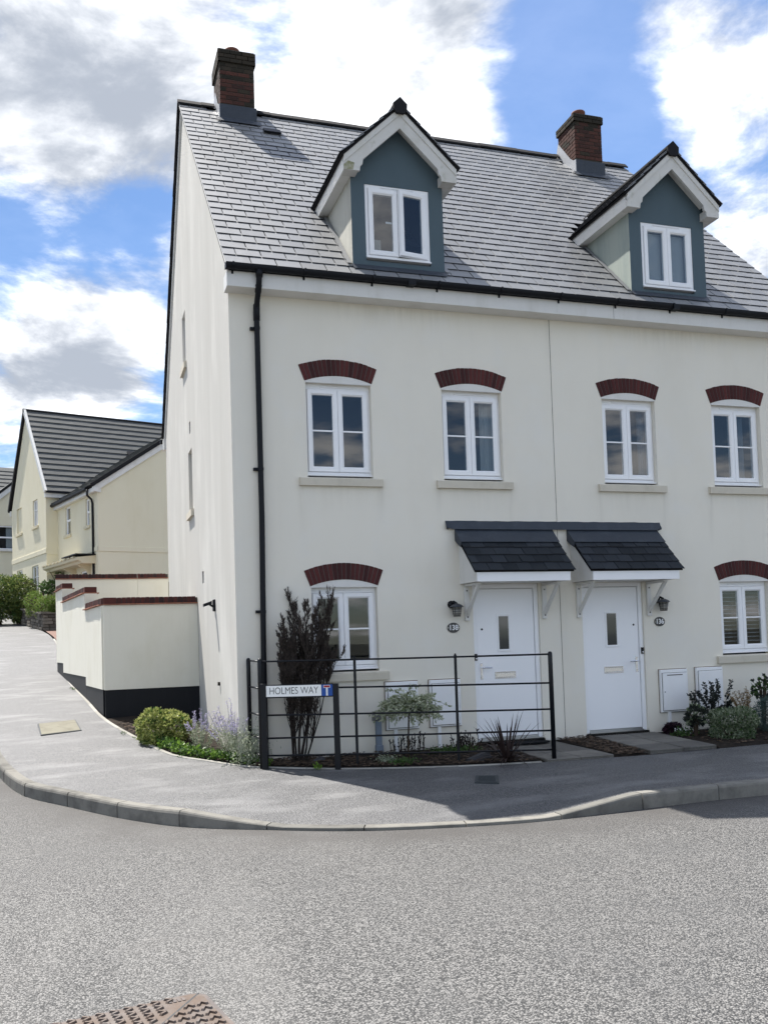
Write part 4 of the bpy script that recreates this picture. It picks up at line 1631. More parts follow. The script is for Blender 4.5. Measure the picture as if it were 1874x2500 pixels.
# ------------------------------------------------------------------ dormers
def dormer(num):
    h = H[num]
    cx, fy = DORM[num]
    zb, ze, zap = 6.32, 7.66, 8.40
    hw = DHW
    wl, wr, wb, wt = cx - .46, cx + .452, 6.465, 7.509
    if num == '136':
        wl, wr, wb, wt = cx - .452, cx + .436, 6.452, 7.465
    F = Frame((cx, fy, 0))
    top = lambda u: zap - .0 - abs(u) * (zap - ze) / hw * 1.0
    D = wall_grid(F, [-hw, 0, hw], lambda u: zap - abs(u) * .93, [(wl - cx, wr - cx, wb, wt)], .08, M['dormer'], 'dormer', h, zb - .1)
    ck = M['cheek_cream'] if num == '138' else M['cheek']
    for s in (-1, 1):
        x = cx + s * hw
        yb = (ze + .1 - EZ) / SL + EY + .15
        mb = MB().add([(x, fy, zb - .15), (x, yb, zb - .15), (x, yb, ze + .12), (x, fy, ze + .12)], [(0, 1, 2, 3)])
        mb.build('cheek', ck if s < 0 else M['dormer'], D, fixn=False)
    win = window(Frame((wl, fy, wb)), wr - wl, wt - wb, h, bars=False, rec=.0 + .012, head=.055, open_right=(.15 if num == '138' else 0), room=.10,
                 inside=([('card', .12, .28), ('handle', .33, .47)] if num == '138' else [('blind', .03, .97)]), cill=True, jamb=.045,
                 label='white dormer casement with its right leaf propped ajar' if num == '138' else None)
    # roof of the dormer
    rz = 8.545
    sl = .935
    yf = -.215 + fy
    ox = .835
    rt = MB()
    def yroof(z):
        return (z - EZ) / SL + EY
    for s in (-1, 1):
        def P(t, back):
            x, z = cx + s * ox * t, rz - ox * sl * t
            return Vector((x, yroof(z) + .02 if back else yf, z))
        n = Vector((s * sl, 0, 1)).normalized()
        rt.poly([P(0, 0), P(1, 0), P(1, 1), P(0, 1)], -n * .035)
    R = rt.build('dormer_roof', M['roof_under'], h)
    meshes = [slate_mesh(.226, .25, .010) for _ in range(4)]
    a = math.atan(sl)
    for s in (-1, 1):
        up = Vector((-s * math.cos(a), 0, math.sin(a)))
        n = Vector((s * math.sin(a), 0, math.cos(a)))
        al = Vector((0, -s, 0)) if s < 0 else Vector((0, 1, 0))
        al = up.cross(n)
        L = ox / math.cos(a)
        B = Matrix((al, up, n)).transposed()
        rows = 6
        mbx = MB()
        for r in range(rows):
            d = r * L / rows
            x, z = cx + s * (ox - d * math.cos(a)), rz - sl * (ox - d * math.cos(a)) + 0.0
            ye = yroof(z + .02)
            k = 0
            y = yf - .015 + (.115 if r % 2 else .0)
            if r % 2:
                ys = [yf - .015 + .057]
            else:
                ys = []
            y0 = yf - .015 + (.115 if r % 2 else 0)
            while y0 + .06 < ye:
                ys.append(y0 + .115)
                y0 += .23
            for i, yy in enumerate(ys):
                half = (r % 2 and i == 0)
                me = random.choice(meshes)
                rot = B @ Matrix.Rotation(-math.atan(.015 / (L / rows)), 3, 'X')
                if half:
                    rot = rot @ Matrix.Diagonal((.49, 1, 1))
                loc = Vector((x, yy, z)) + n * .014
                if s < 0 and not half:
                    obj('slate', me, R, loc, rot)
                else:
                    mbx.add([loc + rot @ v.co for v in me.vertices], [tuple(p.vertices) for p in me.polygons])
        mbx.build('small_slates', M['slate_island'], R, 'stuff', fixn=False)
    # ridge tiles of the dormer, with a closed front end
    ye = yroof(rz)
    c, sn = math.cos(a) * .125, math.sin(a) * .125
    n = 5
    for i in range(n):
        ya, yb = yf - .03 + (ye - yf) * i / n, yf - .03 + (ye - yf) * (i + 1) / n - .006
        zt = rz + .075 + random.uniform(-.003, .003)
        prof = [(-c, zt - sn), (0, zt), (c, zt - sn), (c, zt - sn - .022), (0, zt - .025), (-c, zt - sn - .022)]
        G = Frame((cx, 0, 0), (0, 1, 0), (1, 0, 0))
        MB().prism(prof, G, ya, yb).build('ridge_tile', M['ridge'], R)
    G = Frame((cx, 0, 0))
    zt = rz + .078
    MB().poly([(cx - c * 1.06, yf - .036, zt - sn * 1.04), (cx, yf - .036, zt), (cx + c * 1.06, yf - .036, zt - sn * 1.04), (cx + c * 1.0, yf - .036, zt - sn - .085), (cx + .055, yf - .036, zt - sn - .135), (cx - .055, yf - .036, zt - sn - .135), (cx - c * 1.0, yf - .036, zt - sn - .085)], (0, .035, 0)).build('ridge_end', M['ridge'], R)
    # bargeboards
    for s in (-1, 1):
        def Q(u, z, y):
            return Vector((cx + s * u, y, z))
        # line of the roof underside at the front: z = rz - .03 - sl*u
        zl = lambda u, dz: rz - .035 - sl * u - dz
        uo = .79
        ft = .225
        bt = MB()
        # upper strip, proud
        bt.poly([Q(0, zl(0, 0), yf + .008), Q(uo, zl(uo, 0), yf + .008), Q(uo, zl(uo, .105), yf + .008), Q(0, zl(0, .105), yf + .008)], (0, .03, 0))
        b1 = bt.build('bargeboard_strip', M['board_mossy'], R)
        bt = MB()
        ui = .545
        zf = zl(uo, 0) - .20
        pts = [Q(0, zl(0, .095), yf + .02), Q(uo, zl(uo, .095), yf + .02), Q(uo, zf, yf + .02), Q(ui + .03, zf + .0, yf + .02), Q(ui + .02, zf + .07, yf + .02), Q(ui - .01, zf + .095, yf + .02), Q(ui - .02, zl(ui - .02, .285), yf + .02), Q(0, zl(0, .285), yf + .02)]
        bt.poly(pts, (0, .04, 0))
        b2 = bt.build('bargeboard', M['board_mossy'], R)
        bt = MB()
        # soffit box under the foot
        bt.poly([Q(uo - .027, zf + .004, yf + .063), Q(ui + .045, zf + .004, yf + .063), Q(ui + .045, zf + .12, yf + .063), Q(uo - .027, zf + .10, yf + .063)], (0, fy - yf - .07, 0))
        bt.build('eaves_box', M['board_mossy'], R)
        # side fascia running back to the main roof
        yr = yroof(zl(uo, .03)) + .05
        bt = MB()
        bt.poly([Q(uo, zl(uo, .005), yf + .062), Q(uo, zf + .0, yf + .062), Q(uo, zf + .0, yroof(zf) + .02), Q(uo, zl(uo, .005), yr)], Vector((-s * .025, 0, 0)))
        bt.poly([Q(uo - .026, zf + .001, fy - .004), Q(hw + .003, zf + .001, fy - .004), Q(hw + .003, zf + .001, yroof(zf) + .05), Q(uo - .026, zf + .001, yroof(zf) + .05)], (0, 0, .01))
        bt.build('side_fascia', M['white_board'], R)
        if s < 0 and num == '138':
            bt = MB()
            bt.poly([Q(uo + .002, zf + .002, yf + .0195), Q(ui + .12, zf + .002, yf + .0195), Q(ui + .10, zf + .10, yf + .0195), Q(uo - .06, zf + .12, yf + .0195), Q(uo + .002, zf + .06, yf + .0195)], (0, .002, 0))
            bt.build('moss_patch', M['moss'], R)
    # soffit behind the bargeboards
    mb = MB()
    for s in (-1, 1):
        mb.poly([(cx, yf + .05, rz - .22), (cx + s * .6, yf + .05, rz - .22 - .6 * sl), (cx + s * .6, fy + .01, rz - .22 - .6 * sl), (cx, fy + .01, rz - .22)], (0, 0, .012))
    mb.build('verge_soffit', M['white_board'], R)
    # lead apron under the face
    mb = MB()
    yy = fy - .012
    zr = EZ + SL * (yy - EY)
    mb.poly([(cx - hw - .01, yy, zr + .055), (cx + hw + .01, yy, zr + .055), (cx + hw + .01, yy - .07, zr - .07 * SL + .042), (cx - hw - .01, yy - .07, zr - .07 * SL + .042)], (0, 0, -.006))
    mb.build('lead_apron', M['lead'], D)
    for s in (-1, 1):
        mb = MB()
        x = cx + s * (hw + .012)
        a0, b0 = Vector((x, fy, roof_z(fy) + .05)), Vector((x, 1.32, roof_z(1.32) + .05))
        mb.poly([a0, b0, b0 + Vector((s * .06, 0, 0)), a0 + Vector((s * .06, 0, 0))], NRM * .006)
        mb.build('soaker', M['slate_island'], D)


for _n in ('138', '136'):
    dormer(_n)


# ------------------------------------------------------------------ chimneys
def chimney(num, x0, x1, y0, y1, zt):
    h = H[num]
    zf = roof_z(y0) + .295
    body = MB().box(x0 + .038, x1 - .038, y0 + .038, y1 - .038, roof_z(y0) - .4, zt - .02)
    C = body.build('chimney', M['mortar_dark'], h)
    ch = .075
    n = int((zt - zf) / ch)
    zf2 = zt - n * ch
    bl, bw = .215, .1025
    cache = {}
    for r in range(n):
        ov = {n - 1: .0, n - 2: .0, n - 3: .0}.get(r, .03) if num == '138' else {n - 1: .0, n - 2: .002}.get(r, .03)
        ax0, ax1, ay0, ay1 = x0 + ov, x1 - ov, y0 + ov, y1 - ov
        z = zf2 + r * ch
        j = .005
        mat = M['brick_mossy'] if (r >= n - 2 or (num == '138' and (random.random() < .35 or r > n - 6))) else M['brick']
        def course(a, b, fixed, axis, shift, face):
            k, p = 0, a
            first = True
            while p < b - .02:
                ln = bl
                if first and shift:
                    ln = bw
                first = False
                q = min(p + ln, b)
                if b - q < .04:
                    q = b
                m_ = MB()
                e = random.uniform(-.002, .002)
                if axis == 'x':
                    G = Frame((p + j, fixed, z + j)) if face < 0 else Frame((q - j, fixed, z + j), (-1, 0, 0), (0, -1, 0))
                else:
                    G = Frame((fixed, q - j, z + j), (0, -1, 0), (1, 0, 0)) if face < 0 else Frame((fixed, p + j, z + j), (0, 1, 0), (-1, 0, 0))
                m_.fbox(G, 0, q - p - 2 * j + (j if q == b else 0) + (j if p == a else 0), 0, ch - 2 * j, -e, .05, .003)
                if p == a and axis == 'x':
                    pass
                mt = mat if random.random() < .85 else M['brick_mossy']
                m_.build('brick', mt, C, fixn=False)
                p = q
        course(ax0, ax1, ay0, 'x', r % 2, -1)
        course(ay0 + .0, ay1, ax0, 'y', (r + 1) % 2, -1)
        course(ay0 + .0, ay1, ax1, 'y', (r + 1) % 2, 1)
        course(ax0, ax1, ay1, 'x', r % 2, 1)
    # capping mortar and pot
    MB().poly([(x0 + .02, y0 + .02, zt - .005), (x1 - .02, y0 + .02, zt - .005), (x1 - .02, y1 - .02, zt - .005), (x0 + .02, y1 - .02, zt - .005)], (0, 0, .02)).build('flaunching', M['mortar_dark'], C)
    px, py = (x0 + x1) / 2 - .02, (y0 + y1) / 2 - .02
    MB().lathe((px, py, zt), [(.135, 0), (.128, .06), (.12, .16), (.135, .175), (.142, .2), (.138, .225), (.11, .23), (.10, .2), (.0, .19)], 20).build('chimney_pot', M['terracotta'], C, smooth=True)
    # lead: front apron, stepped sides, saddle at the ridge
    k = .012
    fa = y0 - k
    zb = roof_z(fa)
    mb = MB().box(x0 + .012, x1 - .012, fa, y0 + .05, zb - .05, zf + .0)
    mb.poly([(x0 - .06, fa, zb + .06), (x1 + .06, fa, zb + .06), (x1 + .06, fa - .13, zb - .13 * SL + .055), (x0 - .06, fa - .13, zb - .13 * SL + .055)], (0, 0, .008))
    mb.build('lead_apron', M['lead'], C)
    for s, x in ((-1, x0 + .012), (1, x1 - .012)):
        ymid = RY
        pts = [(x, fa, zb - .02), (x, fa, zf), (x, fa + .10, zf + .02), (x, fa + .22, zf + .12), (x, min(RY, y1) - .02, RZT + .29 if y1 > RY else zf + .2), (x, y1, RZT + .12), (x, y1, RZT - .1)]
        MB().poly(pts, (s * .008, 0, 0)).build('step_flashing', M['lead_sunlit'] if s < 0 else M['lead'], C)


M['lead_sunlit'] = material('sunlit_lead', (.42, .43, .45), .5, .4, [(6, (.3, .31, .33), .5, .5, .7)])  # pale tone paints sunlight onto the left side flashing
chimney('138', .592, 1.262, 4.392, 5.2, 11.945)
chimney('136', 7.54, 8.205, 4.205, 4.93, 11.70)


# ------------------------------------------------------------------ porch canopies
def canopy(num, x0, x1):
    h = H[num]
    z0, z1, yf = 2.133, 2.262, -.567
    sl = .957
    ztop = z1 + sl * .567 + .0
    mb = MB()
    n = 1
    prof = [(0, z0), (yf, z0), (yf, z1), (0, ztop - .02)]
    for x in (x0, x1 - .018):
        MB.prism(mb, [(d, v) for d, v in prof], WORLD, x, x + .018)
    C = mb.build('porch_canopy', M['white_board'], h)
    MB().box(x0 + .0, x1 - .0, yf - .022, yf - .0015, z0 - .004, z1 - .002).build('canopy_fascia', M['white'], C, bevel=.003)
    MB().box(x0 + .02, x1 - .02, yf + .002, 0, z0 + .002, z0 + .012).build('canopy_soffit', M['white_board'], C)
    ovl, ovr = .048, .062
    mb = MB().poly([(x0 - ovl + .01, yf - .03, z1 - .012), (x1 + ovr - .01, yf - .03, z1 - .012), (x1 + ovr - .01, -.01, ztop - .03), (x0 - ovl + .01, -.01, ztop - .03)], (0, 0, .014))
    mb.build('canopy_deck', M['roof_under'], C)
    a = math.atan(sl)
    up, n = Vector((0, math.cos(a), math.sin(a))), Vector((0, -math.sin(a), math.cos(a)))
    B = Matrix((Vector((1, 0, 0)), up, n)).transposed()
    g = .162
    cols = 7
    w = (x1 - x0 + ovl + ovr) / cols
    full = [slate_mesh(w - .004, .2, .009, mat=M['slate_dark']) for _ in range(4)]
    half = [slate_mesh(w / 2 - .004, .2, .009, mat=M['slate_dark']) for _ in range(2)]
    xl = x0 - ovl
    for r in range(4):
        o = E = Vector((0, yf - .055, z1 - .004)) + up * (g * r)
        xs = [(xl + w * (i + .5), full) for i in range(cols)] if r % 2 == 0 else [(xl + w * .25, half)] + [(xl + w * (i + 1), full) for i in range(cols - 1)] + [(x1 + ovr - w * .25, half)]
        for x, ms in xs:
            rot = B @ Matrix.Rotation(-math.atan(.013 / g), 3, 'X') @ Matrix.Rotation(random.gauss(0, .006), 3, 'Y') @ Matrix.Rotation(random.gauss(0, .006), 3, 'Z')
            obj('slate', random.choice(ms), C, Vector((x, 0, 0)) + o + n * (.012 + random.uniform(0, .003)) + up * random.gauss(0, .003), rot)
    # lead over the top of the slates
    p0 = Vector((0, yf - .055, z1 - .004)) + up * (g * 3.62) + n * .03
    mb = MB()
    nseg = 14
    top = Vector((0, -.03, 2.872))
    vs = []
    for i in range(nseg + 1):
        x = xl - .008 + (x1 + ovr + .006 - xl) * i / nseg
        jj = random.uniform(-.004, .004)
        vs += [Vector((x, p0.y + jj, p0.z)), Vector((x, -.05, 2.845)), Vector((x, -.006, 2.90))]
    mb.add(vs, [f for i in range(nseg) for f in ((3 * i, 3 * i + 3, 3 * i + 4, 3 * i + 1), (3 * i + 1, 3 * i + 4, 3 * i + 5, 3 * i + 2))])
    # turned down left end
    xle = xl - .008
    mb.poly([(xle, p0.y, p0.z), (xle, p0.y + .01, p0.z - .075), (xle, -.1, 2.66), (xle, -.004, 2.72), (xle, -.004, 2.90), (xle, -.05, 2.845)], (.004, 0, 0))
    mb.build('lead_flashing', M['lead'], C, fixn=False)
    # gallows brackets
    for bx0 in ((3.068, 4.229) if num == '138' else (4.766, 5.908)):
        bx1 = bx0 + .064
        mb = MB()
        mb.box(bx0, bx1, -.042, -.001, 1.636, 2.095)
        b = mb.build('gallows_bracket', M['white_board'], C, bevel=.004)
        MB().box(bx0 + .004, bx1 - .004, -.46, -.001, 2.096, 2.131).build('bracket_arm', M['white_board'], b, bevel=.004)
        d = (Vector((0, -.43, 2.095)) - Vector((0, -.042, 1.70)))
        pr = [(-.041, 1.745), (-.041, 1.69), (-.455, 2.094), (-.40, 2.0945)]
        MB().prism(pr, WORLD, bx0 + .01, bx1 - .01).build('bracket_strut', M['white_board'], b, bevel=.003)
        mb = MB()
        for z in (1.685, 2.04):
            mb.tube([((bx0 + bx1) / 2, -.046, z), ((bx0 + bx1) / 2, -.04, z)], .010, 10)
        mb.build('bolt_head', M['soil_line'], b)


canopy('138', 3.022, 4.372)
canopy('136', 4.716, 6.074)


def porch_lead():
    for num, a, b in (('138', 2.835, PARTY), ('136', PARTY, 6.19)):
        mb = MB()
        n = 20
        vs = []
        for i in range(n + 1):
            x = a + (b - a) * i / n
            j = random.uniform(-.003, .003)
            lo = 2.872
            if num == '138' and i == 0:
                lo = 2.90
            if num == '136' and i == n:
                lo = 2.91
            vs += [Vector((x, -.004, 2.992 + j)), Vector((x, -.012, 2.985 + j)), Vector((x, -.05, 2.885 + j)), Vector((x, -.058, lo))]
        fs = []
        for i in range(n):
            for k in range(3):
                fs.append((4 * i + k, 4 * i + 4 + k, 4 * i + 5 + k, 4 * i + 1 + k))
        mb.add(vs, fs)
        for x, s in ((a, 1), (b, -1)):
            if (s > 0 and num == '138') or (s < 0 and num == '136'):
                mb.poly([(x, -.002, 2.99), (x, -.012, 2.985), (x, -.05, 2.885), (x, -.056, 2.91), (x + s * .03, -.03, 2.872), (x + s * .03, -.002, 2.872)], (s * .003, 0, 0))
        mb.build('cover_flashing', M['lead'], H[num], fixn=False)


porch_lead()


# ------------------------------------------------------------------ things on the fronts
M['sealant'] = material('brown_sealant', (.20, .15, .11), .9, .2)


def lantern(x, z, label):
    root = thing('wall_lantern', label, 'wall lamp', (x, 0, z), 'lanterns beside the front doors')
    MB().lathe((x - .035, -.001, z + .165), [(.052, 0), (.050, .02), (.03, .035), (.0, .038)], 16, 'y').build('back_plate', M['black'], root, smooth=True)
    MB().tube([(x - .03, -.02, z + .18), (x - .025, -.075, z + .20), (x, -.11, z + .175), (x, -.115, z + .15)], .017, 8).build('arm', M['black'], root, smooth=True)
    c = (x, -.115, z)
    MB().lathe(c, [(.092, .125), (.094, .132), (.07, .152), (.035, .17), (.0, .176)], 18).build('cap', M['grey_plastic_dark'], root, smooth=True)
    MB().lathe(c, [(.045, .004), (.052, .03), (.066, .125)], 18).build('shade', M['lampglass'], root, smooth=True)
    mb = MB()
    for k in range(8):
        a = 2 * math.pi * k / 8
        mb.tube([(c[0] + .047 * math.cos(a), c[1] + .047 * math.sin(a), z + .002), (c[0] + .069 * math.cos(a), c[1] + .069 * math.sin(a), z + .126)], .0028, 5)
    for q, r in ((.003, .049), (.035, .055), (.068, .061), (.098, .066)):
        mb.tube([(c[0] + r * math.cos(2 * math.pi * i / 16), c[1] + r * math.sin(2 * math.pi * i / 16), z + q) for i in range(17)], .0028, 5)
    mb.build('cage', M['black'], root)


M['grey_plastic_dark'] = material('dark_grey_cap', (.045, .05, .06), .45, .4)
lantern(2.915, 1.695, 'black caged wall lantern left of door 138')
lantern(6.12, 1.70, 'black caged wall lantern right of door 136')


def text_mesh(s, size, mat, parent, F, u, v, d, name='lettering', sx=1.0, ext=.0015, spacing=1.0, offset=0.0, align='CENTER'):
    cu = bpy.data.curves.new(name, 'FONT')
    cu.body = s
    cu.size = size
    cu.align_x = align
    cu.align_y = 'CENTER'
    cu.extrude = ext
    cu.offset = offset
    cu.space_character = spacing
    o = bpy.data.objects.new(name + '_src', cu)
    COL.objects.link(o)
    dg = bpy.context.evaluated_depsgraph_get()
    me = bpy.data.meshes.new_from_object(o.evaluated_get(dg))
    bpy.data.objects.remove(o)
    bpy.data.curves.remove(cu)
    me.name = name
    me.materials.clear()
    me.materials.append(mat)
    R = Matrix((F.u * sx, F.v, -F.d)).transposed()
    for vt in me.vertices:
        vt.co = R @ vt.co
    return obj(name, me, parent, F.p(u, v, d))


def plaque(x, z, num, label):
    root = thing('number_plaque', label, 'house number', (x, -.001, z), 'oval door number plates')
    n = 32
    a, b = .088, .068
    mb = MB()
    mb.poly([(x + a * math.cos(2 * math.pi * i / n), -.011, z + b * math.sin(2 * math.pi * i / n)) for i in range(n)], (0, .010, 0))
    mb.build('plate', M['plaque'], root)
    text_mesh(num, .098, M['numeral'], root, FF, x, z, -.0125, 'numerals', .92, .0015, 1.0, .0022)
    mb = MB()
    for s in (-1, 1):
        mb.tube([(x + s * .074, -.015, z), (x + s * .074, -.010, z)], .0065, 8)
    mb.build('screw', M['chrome'], root)


plaque(2.90, 1.548, '138', 'dark oval number plate reading 138 left of its door')
plaque(6.115, 1.548, '136', 'dark oval number plate reading 136 right of its door')


def meter_box(x, z0, z1, w, label, pipe=None, vent=None):
    root = thing('meter_box', label, 'meter box', (x + w / 2, 0, z0), 'white meter boxes on the house fronts')
    F = Frame((x, 0, z0))
    hh = z1 - z0
    MB().fbox(F, -.010, w + .010, -.010, hh + .010, -.004, -.0005).build('sealant', M['sealant'], root)
    MB().fbox(F, 0, w, 0, hh, -.045, -.0042, .008).build('surround', M['meter'], root)
    MB().fbox(F, .022, w - .022, .020, hh - .044, -.0475, -.0452).build('door_gap', M['mortar_dark'], root)
    MB().fbox(F, .028, w - .028, .026, hh - .05, -.062, -.048, .006).build('door', M['meter'], root)
    mb = MB()
    for v in (.12, hh - .17):
        mb.fbox(F, w - .0275, w - .016, v, v + .05, -.058, -.046)
    mb.build('hinge', M['meter'], root)
    if vent:
        MB().fbox(F, .1, w - .1, hh - .085, hh - .072, -.0645, -.0615).build('vent_line', M['mortar'], root)
    MB().tube([F.p(.055, hh * .48, -.066), F.p(.055, hh * .48, -.061)], .009, 8).build('lock', M['grey_lid'], root)
    if pipe:
        kx, low = pipe
        MB().box(kx - .022, kx + .022, -.04, -.001, (z0 - low) * .0 + low, z0 - .001).build('conduit', M['meter'], root)
        if low < .1:
            MB().box(kx - .025, kx + .025, -.044, -.001, -.06, low - .001).build('conduit_foot', M['black' if x > 5 else 'meter'], root)


meter_box(1.91, .24, .862, .446, 'white meter box nearest the ground floor window, left of the willow stem', (2.035, .03))
meter_box(2.52, .243, .862, .44, 'white meter box between the small willow and door 138', (2.642, .03))
meter_box(6.062, .238, .85, .462, 'white meter box beside door 136 with a black footed pipe', (6.20, .09), True)
meter_box(6.675, .24, .857, .46, 'white meter box under the right window, half hidden by dark shrubs')


def duct():
    root = thing('cable_duct', 'grey blue plastic duct with a square cap on the house front', 'duct', (1.8, 0, -.05))
    MB().box(1.76, 1.834, -.062, -.001, -.07, .376).build('channel', M['grey_plastic'], root, bevel=.006)
    MB().prism([(-.001, .376), (-.075, .376), (-.09, .40), (-.09, .475), (-.001, .475)], WORLD, 1.722, 1.872).build('cap', M['grey_lid'], root)
    MB().box(1.752, 1.846, -.078, -.001, -.09, .06).build('foot', M['grey_plastic'], root, bevel=.006)


duct()


def gable_lamp():
    y, z = 1.97, 1.99
    root = thing('wall_light', 'small black fitting jutting from the sunlit gable wall', 'wall light', (0, y, z))
    MB().lathe((0, 0, 0), [(.07, 0), (.066, .02), (.03, .035)], 14).v
    m = MB()
    m.fbox(Frame((0, y + .06, z - .085), (0, -1, 0), (1, 0, 0)), 0, .12, 0, .17, -.03, -.001, .008)
    m.build('back_plate', M['black'], root)
    MB().poly([(-.03, y - .035, z + .0), (-.03, y + .035, z + .0), (-.10, y + .035, z + .045), (-.10, y - .035, z + .045)], (0, 0, -.03)).build('arm', M['black'], root)
    MB().poly([(-.165, y - .06, z + .025), (-.165, y + .06, z + .025), (-.05, y + .06, z + .065), (-.05, y - .06, z + .065)], (.0, 0, -.045)).build('head', M['black'], root)


gable_lamp()


def doormat():
    n = 28
    pts = []
    for i in range(n):
        a = 2 * math.pi * i / n
        pts.append((3.8 + .36 * math.copysign(abs(math.cos(a)) ** .6, math.cos(a)), -.19 + .13 * math.copysign(abs(math.sin(a)) ** .8, math.sin(a)), -.034))
    o = MB().poly(pts, (0, 0, .016)).build('doormat', M['mat'], None)
    tag(o, 'black rounded doormat lying before the door numbered 138', 'doormat')


doormat()

# ------------------------------------------------------------------ railing and street sign
def railing():
    A, B = Vector((.19, -.50, 0)), Vector((3.535, -1.505, 0))
    P1 = Vector((.125, -.075, 0))
    root = thing('estate_railing', 'black round bar garden railing of five rails curving round the front bed', 'railing', ((A + B) / 2).to_tuple()[:2] + (GZ(-1),))
    def post(q, top, r, name='post'):
        MB().tube([(q.x, q.y, GZ(q.y) - .05), (q.x, q.y, top - .03), (q.x, q.y, top - .012), (q.x, q.y, top - .002), (q.x, q.y, top)], [r, r, r * .86, r * .5, r * .1], 14).build(name, M['fence'], root, smooth=True)
    post(P1, 1.25, .026)
    post(A, 1.246, .028)
    post(B, 1.218, .028)
    d = (B - A).normalized()
    for t in (.325, .672):
        q = A + (B - A) * t
        zt = 1.24 - .02 * t
        F = Frame((q.x, q.y, 0), d, (-d.y, d.x, 0))
        mb = MB().fbox(F, -.017, .017, GZ(q.y) - .05, zt - .012, -.006, .006, .002)
        mb.fbox(F, -.010, .010, zt - .012, zt + .004, -.006, .006, .002)
        mb.build('standard', M['fence'], root)
    za, zb = (1.207, .884, .566, .292, .086), (1.184, .838, .523, .268, .038)
    for a, b in zip(za, zb):
        n = 6
        pts = [(A.lerp(B, i / n) + Vector((0, 0, a + (b - a) * i / n - .004 * math.sin(math.pi * i / n)))) for i in range(n + 1)]
        MB().tube(pts, .0115, 10).build('rail', M['fence'], root, smooth=True)
        MB().tube([P1 + Vector((0, 0, a + .012)), A + Vector((0, 0, a))], .0105, 10).build('rail', M['fence'], root, smooth=True)


railing()


def street_sign():
    A, B = Vector((.215, -.575, 0)), Vector((1.005, -.945, 0))
    u = (B - A).normalized()
    root = thing('street_sign', 'low street name sign reading HOLMES WAY with a blue dead end symbol between black posts', 'street sign', (.6, -.76, GZ(-.7)))
    L = (B - A).length
    F = Frame(A, u, (-u.y, u.x, 0))
    for a in (0, L):
        MB().fbox(F, a - .033, a + .033, GZ(-.7) - .08, .945 - .018 * a / L, -.024, .024, .003).build('post', M['fence'], root)
    MB().fbox(F, .033, L - .033, .772, .93, -.012, .012, .002).build('backing_board', M['fence'], root)
    x0, x1 = .036, L - .036
    xs = x0 + .665
    MB().fbox(F, x0, xs, .788, .918, -.0155, -.0125).build('name_panel', M['sign_white'], root)
    bl = MB().fbox(F, xs + .004, x1, .786, .918, -.0155, -.0125).build('dead_end_panel', M['sign_blue'], root)
    text_mesh('HOLMES WAY', .117, M['ink'], root, F, (x0 + xs) / 2, .853, -.0165, 'lettering', .80, .0008, 1.0, -.0012)
    xc = (xs + x1) / 2
    MB().fbox(F, xc - .011, xc + .011, .788, .886, -.0175, -.0158).build('stem_mark', M['numeral'], bl)
    MB().fbox(F, xc - .040, xc + .040, .880, .912, -.0182, -.0158).build('bar_outline', M['numeral'], bl)
    MB().fbox(F, xc - .035, xc + .035, .885, .907, -.0195, -.0184).build('bar_mark', M['sign_red'], bl)


street_sign()

# ------------------------------------------------------------------ plants
def leaves(name, mat, P, D, L, Wd, parent, kind='stuff', fold=.25, curl=.0):
    """one small folded leaf at every point P along direction D"""
    P, D = np.asarray(P, float), np.asarray(D, float)
    n = len(P)
    D = D / np.maximum(1e-6, np.linalg.norm(D, axis=1, keepdims=True))
    R = rng.normal(size=(n, 3))
    S = np.cross(D, R)
    S /= np.maximum(1e-6, np.linalg.norm(S, axis=1, keepdims=True))
    N = np.cross(S, D)
    L = np.broadcast_to(np.asarray(L, float), (n,))[:, None]
    Wd = np.broadcast_to(np.asarray(Wd, float), (n,))[:, None]
    a = P
    b = P + D * L * .5 + S * Wd * .5 + N * Wd * fold
    c = P + D * L - N * L * curl
    d = P + D * L * .5 - S * Wd * .5 + N * Wd * fold
    V = np.stack([a, b, c, d], 1).reshape(-1, 3)
    base = np.arange(n)[:, None] * 4
    T = np.concatenate([base + np.array([[0, 1, 2]]), base + np.array([[0, 2, 3]])], 1).reshape(-1, 3)
    o = V.mean(0)
    me = bpy.data.meshes.new(name)
    me.from_pydata((V - o).tolist(), [], T.tolist())
    me.materials.append(mat)
    return obj(name, me, parent, o, None, kind)


def rand_dirs(n, up=.0):
    d = rng.normal(size=(n, 3))
    d[:, 2] += up
    return d / np.linalg.norm(d, axis=1, keepdims=True)


